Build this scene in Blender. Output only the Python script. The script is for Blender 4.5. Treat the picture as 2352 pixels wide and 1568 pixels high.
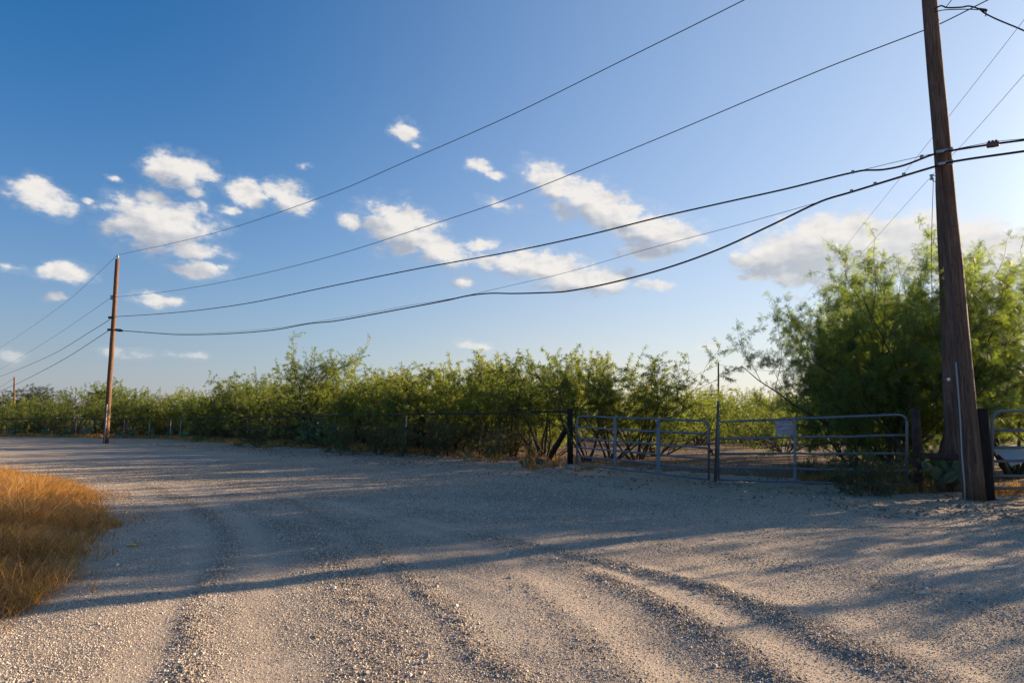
import bpy, math, random
import numpy as np
from mathutils import Vector, Matrix

for o in list(bpy.data.objects):
    bpy.data.objects.remove(o)
sc = bpy.context.scene
COL = sc.collection
RAD = math.radians

# ------------------------------------------------------------------ camera
F, CX, CY, EYE, PITCH = 1500.0, 1176.0, 784.0, 1.35, RAD(7.1)   # photo measured at 2352 x 1568
cam_d = bpy.data.cameras.new('camera')
cam = bpy.data.objects.new('camera', cam_d)
COL.objects.link(cam)
cam.location = (0, 0, EYE)
cam.rotation_euler = (RAD(90) + PITCH, 0, 0)
cam_d.sensor_width = 36
cam_d.lens = F / 2352 * 36
cam_d.clip_start = 0.1
cam_d.clip_end = 8000
sc.camera = cam

# ------------------------------------------------------------------ sun, sky, exposure
SUN_AZ, SUN_EL = RAD(59.5), RAD(14.0)        # azimuth clockwise from +Y
SKY_STRENGTH = 0.056
HAZE_V = 0.245
SKY_SAT = 1.25
AUREOLE = 0.62
sd = Vector((math.sin(SUN_AZ) * math.cos(SUN_EL), math.cos(SUN_AZ) * math.cos(SUN_EL), math.sin(SUN_EL)))
sun_d = bpy.data.lights.new('sun', 'SUN')
sun = bpy.data.objects.new('sun', sun_d)
COL.objects.link(sun)
sun_d.energy = 3.5
sun_d.angle = RAD(0.55)
sun_d.color = (1.0, 0.77, 0.52)
sun.rotation_euler = sd.to_track_quat('Z', 'Y').to_euler()
sc.view_settings.view_transform = 'Standard'
sc.view_settings.look = 'None'
sc.view_settings.gamma = 1
sc.view_settings.exposure = 1.98
sc.view_settings.use_curve_mapping = False
sc.cycles.transparent_max_bounces = 8
sc.cycles.max_bounces = 6


def ray(x, y):
    u, v = (x - CX) / F, (CY - y) / F
    return np.array([u, math.cos(PITCH) - v * math.sin(PITCH), math.sin(PITCH) + v * math.cos(PITCH)])


def gp(x, y, z=0.0):
    r = ray(x, y)
    t = (z - EYE) / r[2]
    return np.array([r[0] * t, r[1] * t, z])


def at(x, y, D):
    r = ray(x, y)
    t = D / r[1]
    return np.array([r[0] * t, D, EYE + r[2] * t])


def on_plane(x, y, A, B):
    r = ray(x, y)
    dx, dy = B[0] - A[0], B[1] - A[1]
    # (t*r.xy - A.xy) x d = 0
    t = (A[0] * dy - A[1] * dx) / (r[0] * dy - r[1] * dx)
    return np.array([r[0] * t, r[1] * t, EYE + r[2] * t])


# ------------------------------------------------------------------ node helpers
class NT:
    def __init__(s, tree):
        s.t = tree

    def n(s, typ, **kw):
        nd = s.t.nodes.new(typ)
        for k, v in kw.items():
            setattr(nd, k, v)
        return nd

    def link(s, a, b):
        s.t.links.new(a, b)

    def val(s, sock, v):
        if hasattr(v, 'is_output') or isinstance(v, bpy.types.NodeSocket):
            s.t.links.new(v, sock)
        else:
            sock.default_value = v

    def math(s, op, a, b=None, c=None, clamp=False):
        nd = s.n('ShaderNodeMath', operation=op, use_clamp=clamp)
        s.val(nd.inputs[0], a)
        if b is not None:
            s.val(nd.inputs[1], b)
        if c is not None:
            s.val(nd.inputs[2], c)
        return nd.outputs[0]

    def mix(s, f, a, b, typ='MIX'):
        nd = s.n('ShaderNodeMix', data_type='RGBA', blend_type=typ)
        s.val(nd.inputs[0], f)
        s.val(nd.inputs[6], a if not isinstance(a, tuple) else (*a, 1))
        s.val(nd.inputs[7], b if not isinstance(b, tuple) else (*b, 1))
        return nd.outputs[2]

    def noise(s, vec, scale, detail=4, rough=0.55, dist=0.0, dims='3D'):
        nd = s.n('ShaderNodeTexNoise', noise_dimensions=dims)
        if vec is not None:
            s.link(vec, nd.inputs['Vector'])
        nd.inputs['Scale'].default_value = scale
        nd.inputs['Detail'].default_value = detail
        nd.inputs['Roughness'].default_value = rough
        nd.inputs['Distortion'].default_value = dist
        return nd.outputs[0]

    def ramp(s, fac, stops, interp='LINEAR'):
        nd = s.n('ShaderNodeValToRGB')
        cr = nd.color_ramp
        cr.interpolation = interp
        while len(cr.elements) < len(stops):
            cr.elements.new(0.5)
        for e, (p, c) in zip(cr.elements, stops):
            e.position = p
            e.color = (*c, 1) if len(c) == 3 else c
        s.link(fac, nd.inputs[0])
        return nd.outputs[0]

    def smooth(s, v, lo, hi, a=0.0, b=1.0):
        nd = s.n('ShaderNodeMapRange', interpolation_type='SMOOTHSTEP')
        s.val(nd.inputs[0], v)
        nd.inputs[1].default_value = lo
        nd.inputs[2].default_value = hi
        nd.inputs[3].default_value = a
        nd.inputs[4].default_value = b
        return nd.outputs[0]

    def scale(s, vec, xyz):
        nd = s.n('ShaderNodeVectorMath', operation='MULTIPLY')
        s.link(vec, nd.inputs[0])
        nd.inputs[1].default_value = xyz
        return nd.outputs[0]


# ------------------------------------------------------------------ world: Nishita sky with scattered cumulus
world = bpy.data.worlds.new('World')
sc.world = world
world.use_nodes = True
wt = world.node_tree
wt.nodes.clear()
W = NT(wt)
sky = W.n('ShaderNodeTexSky', sky_type='NISHITA', sun_disc=False)
sky.sun_elevation = SUN_EL
sky.sun_rotation = SUN_AZ
sky.altitude = 150
sky.air_density = 1.0
sky.dust_density = 1.2
sky.ozone_density = 6.0
tc = W.n('ShaderNodeTexCoord')
dirv = tc.outputs['Generated']
sep = W.n('ShaderNodeSeparateXYZ')
W.link(dirv, sep.inputs[0])
az = W.math('ARCTAN2', sep.outputs[0], sep.outputs[1])
el = W.math('ARCSINE', sep.outputs[2])
comb = W.n('ShaderNodeCombineXYZ')
W.link(az, comb.inputs[0])
W.link(el, comb.inputs[1])
ae = comb.outputs[0]


def azel(x, y):
    r = ray(x, y)
    r = r / np.linalg.norm(r)
    return np.array([math.atan2(r[0], r[1]), math.asin(r[2])])


# clouds: centre, half axes, tilt (deg, + = falls to the right), weight; read off the photograph as directions of the sky
CLOUDS = [
    (98, 455, 75, 32, 24, 1.0), (206, 460, 22, 10, 8, .7), (415, 393, 80, 34, 8, 1.0), (445, 438, 34, 15, 6, .8),
    (262, 414, 20, 8, 10, .6), (350, 458, 50, 22, 30, .75), (370, 515, 120, 58, 6, 1.0), (440, 572, 75, 22, 8, .95), (255, 480, 24, 20, 40, .55),
    (450, 620, 62, 20, 6, .9), (515, 616, 16, 9, 0, .6), (475, 480, 18, 30, -20, .5),
    (568, 444, 50, 28, 14, 1.0), (530, 482, 32, 12, 14, .65), (660, 452, 58, 30, 20, 1.0), (704, 384, 20, 8, 5, .5),
    (150, 627, 62, 25, 6, .85), (28, 614, 42, 12, 8, .6), (122, 684, 24, 13, 14, .8), (362, 689, 52, 16, 4, .9),
    (932, 302, 32, 21, 10, 1.0), (950, 332, 16, 7, 20, .5), (1102, 380, 34, 15, 0, .7), (1140, 402, 24, 11, 22, .8),
    (805, 510, 28, 18, 5, .85), (930, 530, 95, 48, 18, 1.05), (1010, 575, 85, 28, 18, 1.0), (1090, 562, 52, 16, -6, .7),
    (1160, 470, 60, 14, 10, .5), (1275, 425, 75, 34, 26, 1.0), (1390, 480, 120, 44, 24, 1.05), (1510, 530, 105, 38, 10, 1.0), (1480, 575, 70, 24, 5, .8),
    (1230, 610, 150, 30, 4, .95), (1340, 640, 120, 32, 0, 1.0), (1500, 655, 60, 12, 4, .75), (1065, 653, 36, 13, 2, .75), (1300, 490, 60, 22, 20, .55),
    (1820, 590, 130, 44, 0, 1.25), (1960, 560, 175, 56, 4, 1.35), (2120, 565, 140, 62, 0, 1.3), (1850, 640, 100, 22, 0, .85), (2250, 590, 120, 66, 8, 1.35), (2340, 610, 120, 70, 0, 1.35),
    (1990, 630, 120, 26, 0, .7), (1703, 634, 22, 9, 0, .65), (1830, 690, 36, 9, 0, .5), (2290, 520, 40, 12, -20, .5), (2480, 580, 160, 60, 0, 1.0),
    (1088, 792, 42, 12, 3, .7), (440, 818, 52, 9, 8, .6), (290, 812, 60, 12, 4, .55), (20, 812, 50, 18, 4, .6), (1630, 793, 30, 9, 0, .55), (1320, 806, 30, 9, 0, .5),
    (-150, 560, 90, 40, 0, 1.0), (-300, 700, 120, 40, 0, .9), (2700, 640, 120, 40, 0, .9),
]


def cloud_field(vec, rmin=0, after=None):
    cur, vin, cnt = None, vec, 0
    for (x, y, rx, ry, rot, wgt) in CLOUDS:
        if rx * ry < rmin:
            continue
        prev = cur if cur is not None else after
        if prev is not None and cnt % 5 == 0:      # order the evaluation so the shader stack stays small
            nd = W.n('ShaderNodeVectorMath', operation='MULTIPLY_ADD')
            W.link(prev, nd.inputs[0])
            nd.inputs[1].default_value = (1e-7, 1e-7, 1e-7)
            W.link(vec, nd.inputs[2])
            vin = nd.outputs[0]
        cnt += 1
        c = azel(x, y)
        ca, sa = math.cos(RAD(rot)), math.sin(RAD(rot))
        e1 = azel(x + rx * ca, y + rx * sa) - c
        e2 = azel(x + ry * sa, y - ry * ca) - c
        mp = W.n('ShaderNodeMapping', vector_type='TEXTURE')
        W.link(vin, mp.inputs[0])
        mp.inputs['Location'].default_value = (c[0], c[1], 0)
        mp.inputs['Rotation'].default_value = (0, 0, math.atan2(e1[1], e1[0]))
        mp.inputs['Scale'].default_value = (np.linalg.norm(e1) * 1.2, np.linalg.norm(e2) * 1.32, 1)
        dt = W.n('ShaderNodeVectorMath', operation='DOT_PRODUCT')
        W.link(mp.outputs[0], dt.inputs[0])
        W.link(mp.outputs[0], dt.inputs[1])
        v = W.math('MULTIPLY_ADD', dt.outputs['Value'], -0.8, wgt * 0.8)
        cur = v if cur is None else W.math('SMOOTH_MAX', cur, v, 0.12)
    return W.math('MAXIMUM', cur, -1.2)


def shifted(vec, dx, dy):
    nd = W.n('ShaderNodeVectorMath', operation='ADD')
    W.link(vec, nd.inputs[0])
    nd.inputs[1].default_value = (dx, dy, 0)
    return nd.outputs[0]


nscale = W.scale(ae, (1.0, 1.55, 1))
warp = W.n('ShaderNodeTexNoise')
W.link(nscale, warp.inputs['Vector'])
warp.inputs['Scale'].default_value = 26
warp.inputs['Detail'].default_value = 3
wv = W.n('ShaderNodeVectorMath', operation='MULTIPLY_ADD')
W.link(warp.outputs['Color'], wv.inputs[0])
wv.inputs[1].default_value = (0.030, 0.020, 0)
wv2 = W.n('ShaderNodeVectorMath', operation='ADD')
W.link(ae, wv2.inputs[0])
wv2.inputs[1].default_value = (-0.015, -0.010, 0)
W.link(wv2.outputs[0], wv.inputs[2])
fieldA = cloud_field(wv.outputs[0])
fieldB = cloud_field(shifted(wv.outputs[0], 0.017, 0.028), 1500, fieldA)
n1 = W.noise(nscale, 32, 9, 0.62)
sh = W.scale(shifted(ae, 0.006, 0.007), (1.0, 1.55, 1))
n2 = W.noise(sh, 17, 6, 0.5)
n3 = W.noise(nscale, 17, 6, 0.5)
dens = W.math('MULTIPLY_ADD', W.math('SUBTRACT', n1, 0.5), 2.1, fieldA)
alpha = W.smooth(dens, -0.03, 0.66)
veil = W.math('MULTIPLY', W.smooth(W.math('MULTIPLY_ADD', W.math('SUBTRACT', n1, 0.5), 3.0, fieldA), -0.55, 0.7), 0.22)
alpha = W.math('MAXIMUM', alpha, veil)
relief = W.math('SUBTRACT', n3, n2)
core = W.smooth(dens, 0.35, 1.2)
toward = W.smooth(az, 0.25, 0.62)             # clouds nearer the sun are backlit: bright rims, grey cores
lightf = W.math('MULTIPLY_ADD', relief, 2.6, 0.98)
lightf = W.math('SUBTRACT', lightf, W.math('MULTIPLY', W.smooth(W.math('SUBTRACT', fieldB, fieldA), -0.62, 0.22), 0.85))
lightf = W.math('SUBTRACT', lightf, W.math('MULTIPLY', core, W.math('MULTIPLY_ADD', toward, 0.30, 0.08)), clamp=True)
cl_col = W.mix(lightf, W.mix(toward, (0.44, 0.48, 0.56), (0.66, 0.69, 0.71)), (0.96, 0.92, 0.87))
k = 1.0 / SKY_STRENGTH
sc_node = W.n('ShaderNodeVectorMath', operation='SCALE')
W.link(cl_col, sc_node.inputs[0])
sc_node.inputs['Scale'].default_value = k * 0.240
lowfade = W.smooth(el, 0.03, 0.20, 0.40, 0.96)
af = W.math('MULTIPLY', alpha, lowfade)
hs = W.n('ShaderNodeHueSaturation')
hs.inputs['Saturation'].default_value = SKY_SAT
hs.inputs['Value'].default_value = 1.0
W.link(W.mix(1.0, sky.outputs[0], (1.10, 0.97, 0.86), 'MULTIPLY'), hs.inputs['Color'])
# dusty air low over the horizon, warmer towards the sun
sdot = W.n('ShaderNodeVectorMath', operation='DOT_PRODUCT')
W.link(dirv, sdot.inputs[0])
sdot.inputs[1].default_value = tuple(sd)
glow = W.smooth(sdot.outputs['Value'], -0.2, 1.0)
hz = W.ramp(glow, [(0.0, (0.45, 0.445, 0.49)), (0.35, (0.60, 0.60, 0.60)), (0.70, (0.87, 0.76, 0.62)), (1.0, (1.0, 0.92, 0.78))])
hzs = W.n('ShaderNodeVectorMath', operation='SCALE')
W.link(hz, hzs.inputs[0])
circ0 = W.math('MULTIPLY_ADD', W.math('POWER', W.math('MAXIMUM', sdot.outputs['Value'], 0.0), 60.0), 6.0, 1.0)
W.link(W.math('MULTIPLY', circ0, k * HAZE_V), hzs.inputs['Scale'])
hfac = W.math('MULTIPLY', W.math('EXPONENT', W.math('MULTIPLY', W.math('MAXIMUM', el, 0.0), -5.6)), 0.97)
aur = W.math('MULTIPLY', W.math('POWER', W.math('MAXIMUM', W.math('MULTIPLY_ADD', sdot.outputs['Value'], 0.95, 0.05), 0.0), 2.2), AUREOLE)
aurc = W.n('ShaderNodeVectorMath', operation='SCALE')
aurc.inputs[0].default_value = (0.66, 0.76, 0.86)
circ = W.math('MULTIPLY_ADD', W.math('POWER', W.math('MAXIMUM', sdot.outputs['Value'], 0.0), 60.0), 6.0, 1.0)   # circumsolar brightening
W.link(W.math('MULTIPLY', circ, k * HAZE_V), aurc.inputs['Scale'])
skya = W.mix(aur, hs.outputs[0], aurc.outputs[0])
skyh = W.mix(hfac, skya, hzs.outputs[0])
skymix = W.mix(af, skyh, sc_node.outputs[0])
bg = W.n('ShaderNodeBackground')
bg.inputs['Strength'].default_value = SKY_STRENGTH
W.link(skymix, bg.inputs['Color'])
wo = W.n('ShaderNodeOutputWorld')
W.link(bg.outputs[0], wo.inputs[0])


# ------------------------------------------------------------------ object helpers
def tag(o, label=None, cat=None, group=None, kind=None):
    if label:
        o['label'] = label
    if cat:
        o['category'] = cat
    if group:
        o['group'] = group
    if kind:
        o['kind'] = kind
    return o


def empty(name, loc=(0, 0, 0), label=None, cat=None, group=None):
    o = bpy.data.objects.new(name, None)
    o.empty_display_size = 0.2
    COL.objects.link(o)
    o.location = loc
    return tag(o, label, cat, group)


class MB:
    """collects shapes, links them as ONE mesh object; coordinates are relative to org"""
    def __init__(s, org=(0, 0, 0)):
        s.v, s.f, s.org = [], [], np.array(org, float)

    def add(s, verts, faces):
        b = len(s.v)
        s.v += [tuple(np.asarray(p, float) - s.org) for p in verts]
        s.f += [tuple(i + b for i in f) for f in faces]
        return s

    def box(s, c, size, rot=None):
        c = np.array(c, float)
        hx, hy, hz = np.array(size, float) / 2
        vs = [Vector((x, y, z)) for x in (-hx, hx) for y in (-hy, hy) for z in (-hz, hz)]
        if rot is not None:
            vs = [rot @ v for v in vs]
        vs = [c + np.array(v) for v in vs]
        return s.add(vs, [(0, 1, 3, 2), (4, 6, 7, 5), (0, 4, 5, 1), (2, 3, 7, 6), (0, 2, 6, 4), (1, 5, 7, 3)])

    def tube(s, pts, radii, sides=8, caps=True):
        pts = np.asarray(pts, float)
        n = len(pts)
        radii = np.broadcast_to(np.asarray(radii, float), (n,))
        tang = np.gradient(pts, axis=0)
        tang /= np.linalg.norm(tang, axis=1)[:, None] + 1e-9
        ref = np.array([0, 0, 1.0]) if abs(tang[:, 2]).mean() < 0.8 else np.array([0, 1.0, 0])
        a = np.cross(tang, ref)
        a /= np.linalg.norm(a, axis=1)[:, None] + 1e-9
        b = np.cross(tang, a)
        ang = np.linspace(0, 2 * np.pi, sides, endpoint=False)
        ring = pts[:, None, :] + radii[:, None, None] * (np.cos(ang)[None, :, None] * a[:, None, :] + np.sin(ang)[None, :, None] * b[:, None, :])
        fs = []
        for i in range(n - 1):
            for j in range(sides):
                k = (j + 1) % sides
                fs.append((i * sides + j, i * sides + k, (i + 1) * sides + k, (i + 1) * sides + j))
        if caps:
            fs.append(tuple(range(sides - 1, -1, -1)))
            fs.append(tuple((n - 1) * sides + j for j in range(sides)))
        return s.add(ring.reshape(-1, 3), fs)

    def build(s, name, m, parent=None, smooth=True):
        me = bpy.data.meshes.new(name)
        me.from_pydata(s.v, [], s.f)
        me.update()
        me.materials.append(m)
        if smooth:
            me.polygons.foreach_set('use_smooth', [True] * len(me.polygons))
        o = bpy.data.objects.new(name, me)
        COL.objects.link(o)
        if parent is None:
            o.location = s.org
        else:
            o.parent = parent
        return o


def np_mesh(name, verts, faces_idx, nper, m, attrs=None, smooth=False):
    """fast mesh: faces_idx (nf, nper)"""
    me = bpy.data.meshes.new(name)
    nf = len(faces_idx)
    me.vertices.add(len(verts))
    me.vertices.foreach_set('co', np.ascontiguousarray(verts, np.float32).ravel())
    me.loops.add(nf * nper)
    me.loops.foreach_set('vertex_index', np.ascontiguousarray(faces_idx, np.int32).ravel())
    me.polygons.add(nf)
    me.polygons.foreach_set('loop_start', np.arange(0, nf * nper, nper, dtype=np.int32))
    if smooth:
        me.polygons.foreach_set('use_smooth', np.ones(nf, dtype=bool))
    me.update(calc_edges=True)
    for k, v in (attrs or {}).items():
        a = me.attributes.new(k, 'FLOAT', 'POINT')
        a.data.foreach_set('value', np.ascontiguousarray(v, np.float32))
    me.materials.append(m)
    return me


def link_mesh(name, me, parent=None, loc=(0, 0, 0)):
    o = bpy.data.objects.new(name, me)
    COL.objects.link(o)
    if parent is not None:
        o.parent = parent
    else:
        o.location = loc
    return o


def copy_tree(o, parent=None):
    c = o.copy()
    COL.objects.link(c)
    if parent is not None:
        c.parent = parent
    for ch in [x for x in o.children]:
        copy_tree(ch, c)
    return c


# value noise for the terrain
_prng = np.random.RandomState(5)
_tab = _prng.rand(256, 256)


def vnoise(x, y):
    xi, yi = np.floor(x).astype(int), np.floor(y).astype(int)
    fx, fy = x - xi, y - yi
    fx, fy = fx * fx * (3 - 2 * fx), fy * fy * (3 - 2 * fy)
    a = _tab[xi & 255, yi & 255]
    b = _tab[(xi + 1) & 255, yi & 255]
    c = _tab[xi & 255, (yi + 1) & 255]
    d = _tab[(xi + 1) & 255, (yi + 1) & 255]
    return (a * (1 - fx) + b * fx) * (1 - fy) + (c * (1 - fx) + d * fx) * fy


def fbm(x, y, oct=4, g=0.5):
    s, a, t = 0, 1.0, 0
    for i in range(oct):
        s = s + a * vnoise(x * 2 ** i + 17.3 * i, y * 2 ** i + 9.1 * i)
        t += a
        a *= g
    return s / t - 0.5


# ------------------------------------------------------------------ materials
def new_mat(name):
    m = bpy.data.materials.new(name)
    m.use_nodes = True
    m.node_tree.nodes.clear()
    T = NT(m.node_tree)
    out = T.n('ShaderNodeOutputMaterial')
    return m, T, out


def principled(T, out, col, rough=0.8, metal=0.0, spec=0.3, bump=None, bstr=0.3, bdist=0.02):
    p = T.n('ShaderNodeBsdfPrincipled')
    T.val(p.inputs['Base Color'], col if not isinstance(col, tuple) else (*col, 1))
    T.val(p.inputs['Roughness'], rough)
    T.val(p.inputs['Metallic'], metal)
    p.inputs['Specular IOR Level'].default_value = spec
    if bump is not None:
        b = T.n('ShaderNodeBump')
        b.inputs['Strength'].default_value = bstr
        b.inputs['Distance'].default_value = bdist
        T.link(bump, b.inputs['Height'])
        T.link(b.outputs[0], p.inputs['Normal'])
    T.link(p.outputs[0], out.inputs[0])
    return p


def mat_wood(name, c1, c2, c3, sx=14.0, sz=0.5):
    m, T, out = new_mat(name)
    tcn = T.n('ShaderNodeTexCoord')
    v = T.scale(tcn.outputs['Object'], (sx, sx, sz))
    n = T.noise(v, 1.6, 8, 0.65, 0.6)
    n2 = T.noise(v, 7.0, 4, 0.6)
    big = T.noise(tcn.outputs['Object'], 0.7, 3, 0.6)
    col = T.ramp(n, [(0.3, c1), (0.5, c2), (0.72, c3)])
    crack = T.smooth(n2, 0.36, 0.46)
    col = T.mix(T.math('MULTIPLY_ADD', crack, 0.6, 0.4), (0.012, 0.009, 0.008), col)
    col = T.mix(T.smooth(big, 0.35, 0.7, 0.0, 0.5), col, tuple(0.55 * np.array(c2)))
    principled(T, out, col, 0.85, 0, 0.2, T.math('ADD', n, T.math('MULTIPLY', crack, 0.6)), 0.9, 0.012)
    return m


M_POLE = mat_wood('pole_wood', (0.075, 0.048, 0.036), (0.15, 0.098, 0.072), (0.25, 0.17, 0.12))
M_POLE_RED = mat_wood('red_pole_wood', (0.10, 0.05, 0.03), (0.20, 0.105, 0.062), (0.32, 0.19, 0.12))
M_TIE = mat_wood('tarred_timber', (0.012, 0.011, 0.012), (0.024, 0.022, 0.023), (0.05, 0.046, 0.045), 10, 0.8)
M_GREYPOST = mat_wood('weathered_post', (0.09, 0.075, 0.065), (0.16, 0.13, 0.11), (0.25, 0.21, 0.18), 22, 0.8)


def mat_metal(name, col, rust, amount=0.35, rough=0.5, metal=0.35):
    m, T, out = new_mat(name)
    tcn = T.n('ShaderNodeNewGeometry')
    n = T.noise(tcn.outputs['Position'], 5, 6, 0.65)
    n2 = T.noise(tcn.outputs['Position'], 60, 3, 0.6)
    f = T.smooth(T.math('MULTIPLY_ADD', n2, 0.25, n), 0.80 - amount * 0.4, 0.95 - amount * 0.3)
    c = T.mix(n2, tuple(0.8 * np.array(col)), tuple(1.15 * np.array(col)))
    c = T.mix(f, c, rust)
    principled(T, out, c, T.math('MULTIPLY_ADD', f, 0.3, rough), metal, 0.4, n2, 0.25, 0.003)
    return m


M_GATE = mat_metal('galvanised_pipe', (0.165, 0.19, 0.215), (0.12, 0.065, 0.04), 0.30)
M_RUST = mat_metal('rusty_pipe', (0.085, 0.042, 0.030), (0.055, 0.030, 0.024), 0.6, 0.8, 0.0)
M_DARKPIPE = mat_metal('dark_pipe', (0.040, 0.034, 0.030), (0.07, 0.04, 0.028), 0.4, 0.75, 0.0)
M_TPOST = mat_metal('pale_steel_post', (0.42, 0.42, 0.40), (0.18, 0.11, 0.07), 0.3, 0.6, 0.2)
M_GALV = mat_metal('galvanised_fitting', (0.35, 0.36, 0.37), (0.14, 0.09, 0.06), 0.2, 0.45, 0.5)


def mat_plain(name, col, rough=0.7, metal=0.0, vary=0.25, scale=20):
    m, T, out = new_mat(name)
    g = T.n('ShaderNodeNewGeometry')
    n = T.noise(g.outputs['Position'], scale, 4, 0.6)
    c = T.mix(n, tuple((1 - vary) * np.array(col)), tuple(np.minimum((1 + vary) * np.array(col), 1)))
    principled(T, out, c, rough, metal, 0.3, n, 0.2, 0.004)
    return m


M_CABLE = mat_plain('black_cable', (0.016, 0.017, 0.022), 0.55)
M_WIRE = mat_plain('aluminium_wire', (0.055, 0.06, 0.07), 0.5, 0.3)
M_THIN = mat_plain('thin_wire', (0.42, 0.45, 0.50), 0.5, 0.3)
M_WHITEPVC = mat_plain('pale_conduit', (0.33, 0.33, 0.32), 0.5, 0, 0.15)
M_YELLOW = mat_plain('yellow_plastic', (0.90, 0.47, 0.03), 0.5, 0, 0.1)
M_TAG = mat_plain('white_tag', (0.8, 0.8, 0.78), 0.5, 0, 0.05)
M_INSUL = mat_plain('glazed_insulator', (0.25, 0.36, 0.42), 0.2, 0, 0.2)
M_SPLICE = mat_plain('brown_splice_case', (0.12, 0.075, 0.065), 0.6)
M_SHEET = mat_plain('pale_sheet', (0.55, 0.54, 0.54), 0.6, 0, 0.15, 4)
M_BARK = mat_plain('mesquite_bark', (0.085, 0.066, 0.052), 0.9, 0, 0.45, 25)
M_CACTUS = mat_plain('cactus_skin', (0.12, 0.17, 0.085), 0.55, 0, 0.3, 9)
M_CACTUS_OLD = mat_plain('old_cactus_skin', (0.12, 0.105, 0.07), 0.8, 0, 0.35, 9)


def mat_sign():
    m, T, out = new_mat('faded_board')
    tcn = T.n('ShaderNodeTexCoord')
    v = T.scale(tcn.outputs['Object'], (2.0, 2.0, 30.0))
    n = T.noise(v, 1.5, 6, 0.7, 1.5)
    col = T.ramp(n, [(0.35, (0.20, 0.17, 0.19)), (0.5, (0.33, 0.29, 0.32)), (0.62, (0.60, 0.55, 0.56))])
    principled(T, out, col, 0.7, 0, 0.3)
    return m


M_SIGN = mat_sign()


def mat_leaf(name, c_dark, c_mid, c_light, trans=0.58):
    m, T, out = new_mat(name)
    at_ = T.n('ShaderNodeAttribute', attribute_name='tint')
    oi = T.n('ShaderNodeObjectInfo')
    f = T.math('ADD', at_.outputs['Fac'], T.math('MULTIPLY_ADD', oi.outputs['Random'], 0.46, -0.23))
    col = T.ramp(f, [(0.05, c_dark), (0.5, c_mid), (0.95, c_light)])
    p = T.n('ShaderNodeBsdfPrincipled')
    T.link(col, p.inputs['Base Color'])
    p.inputs['Roughness'].default_value = 0.55
    p.inputs['Specular IOR Level'].default_value = 0.25
    tr = T.n('ShaderNodeBsdfTranslucent')
    T.link(T.mix(1.0, col, (1.25, 1.2, 0.5), 'MULTIPLY'), tr.inputs[0])
    mx = T.n('ShaderNodeMixShader')
    mx.inputs[0].default_value = trans
    T.link(p.outputs[0], mx.inputs[1])
    T.link(tr.outputs[0], mx.inputs[2])
    T.link(mx.outputs[0], out.inputs[0])
    return m


M_LEAF = mat_leaf('mesquite_leaf', (0.065, 0.10, 0.032), (0.165, 0.215, 0.05), (0.31, 0.325, 0.08))
M_LEAF_DARK = mat_leaf('dark_leaf', (0.020, 0.036, 0.018), (0.034, 0.055, 0.022), (0.06, 0.08, 0.03), 0.25)
M_LEAF_HERO = mat_leaf('feathery_leaf', (0.085, 0.135, 0.05), (0.165, 0.235, 0.068), (0.28, 0.33, 0.09), 0.58)
M_LEAF_WEED = mat_leaf('weed_leaf', (0.08, 0.095, 0.045), (0.15, 0.17, 0.072), (0.25, 0.22, 0.09), 0.4)
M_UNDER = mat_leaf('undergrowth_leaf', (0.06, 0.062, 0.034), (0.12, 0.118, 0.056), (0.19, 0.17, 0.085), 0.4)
M_GRASS = mat_leaf('dry_grass', (0.15, 0.11, 0.045), (0.50, 0.245, 0.085), (0.78, 0.49, 0.22), 0.4)


# ------------------------------------------------------------------ ground
FENCE = np.array([gp(1310, 1066)[:2], [-30.0, 57.5], [-52.0, 67.0], [-140.0, 150.0]])
BANK = np.array([gp(x, y)[:2] for x, y in [(2900, 1235), (2352, 1212), (2230, 1200), (1950, 1178), (1650, 1150), (1300, 1106), (1050, 1085), (800, 1062), (560, 1041), (380, 1027), (250, 1021)]] + [[-54.0, 58.0], [-145.0, 138.0]])
GRASS_POLY = np.array([gp(x, y)[:2] for x, y in [(0, 1090), (100, 1098), (200, 1120), (250, 1155), (256, 1215), (190, 1300), (85, 1385), (-20, 1420), (-250, 1480)]] + [[-9.0, 3.0], [-26.0, 14.0], [-24.0, 17.5]])


def side_dist(px, py, line):
    """signed distance to a polyline walked right to left (positive beyond it)"""
    best = np.full(px.shape, 1e9)
    sgn = np.ones(px.shape)
    for a, b in zip(line[:-1], line[1:]):
        d = b - a
        L = np.hypot(*d)
        t = np.clip(((px - a[0]) * d[0] + (py - a[1]) * d[1]) / L ** 2, 0, 1)
        qx, qy = px - a[0] - t * d[0], py - a[1] - t * d[1]
        dist = np.hypot(qx, qy)
        cr = -(d[0] * (py - a[1]) - d[1] * (px - a[0]))
        u = dist < best
        best = np.where(u, dist, best)
        sgn = np.where(u, np.sign(cr), sgn)
    return best * sgn


def poly_dist(px, py, poly):
    best = np.full(px.shape, 1e9)
    inside = np.zeros(px.shape, bool)
    n = len(poly)
    for i in range(n):
        a, b = poly[i], poly[(i + 1) % n]
        d = b - a
        t = np.clip(((px - a[0]) * d[0] + (py - a[1]) * d[1]) / (d @ d), 0, 1)
        best = np.minimum(best, np.hypot(px - a[0] - t * d[0], py - a[1] - t * d[1]))
        c = ((a[1] > py) != (b[1] > py)) & (px < (b[0] - a[0]) * (py - a[1]) / (b[1] - a[1] + 1e-12) + a[0])
        inside ^= c
    return np.where(inside, best, -best)


def line_dist(px, py, pts):
    best = np.full(px.shape, 1e9)
    for a, b in zip(pts[:-1], pts[1:]):
        d = b - a
        t = np.clip(((px - a[0]) * d[0] + (py - a[1]) * d[1]) / (d @ d), 0, 1)
        best = np.minimum(best, np.hypot(px - a[0] - t * d[0], py - a[1] - t * d[1]))
    return best


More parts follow.
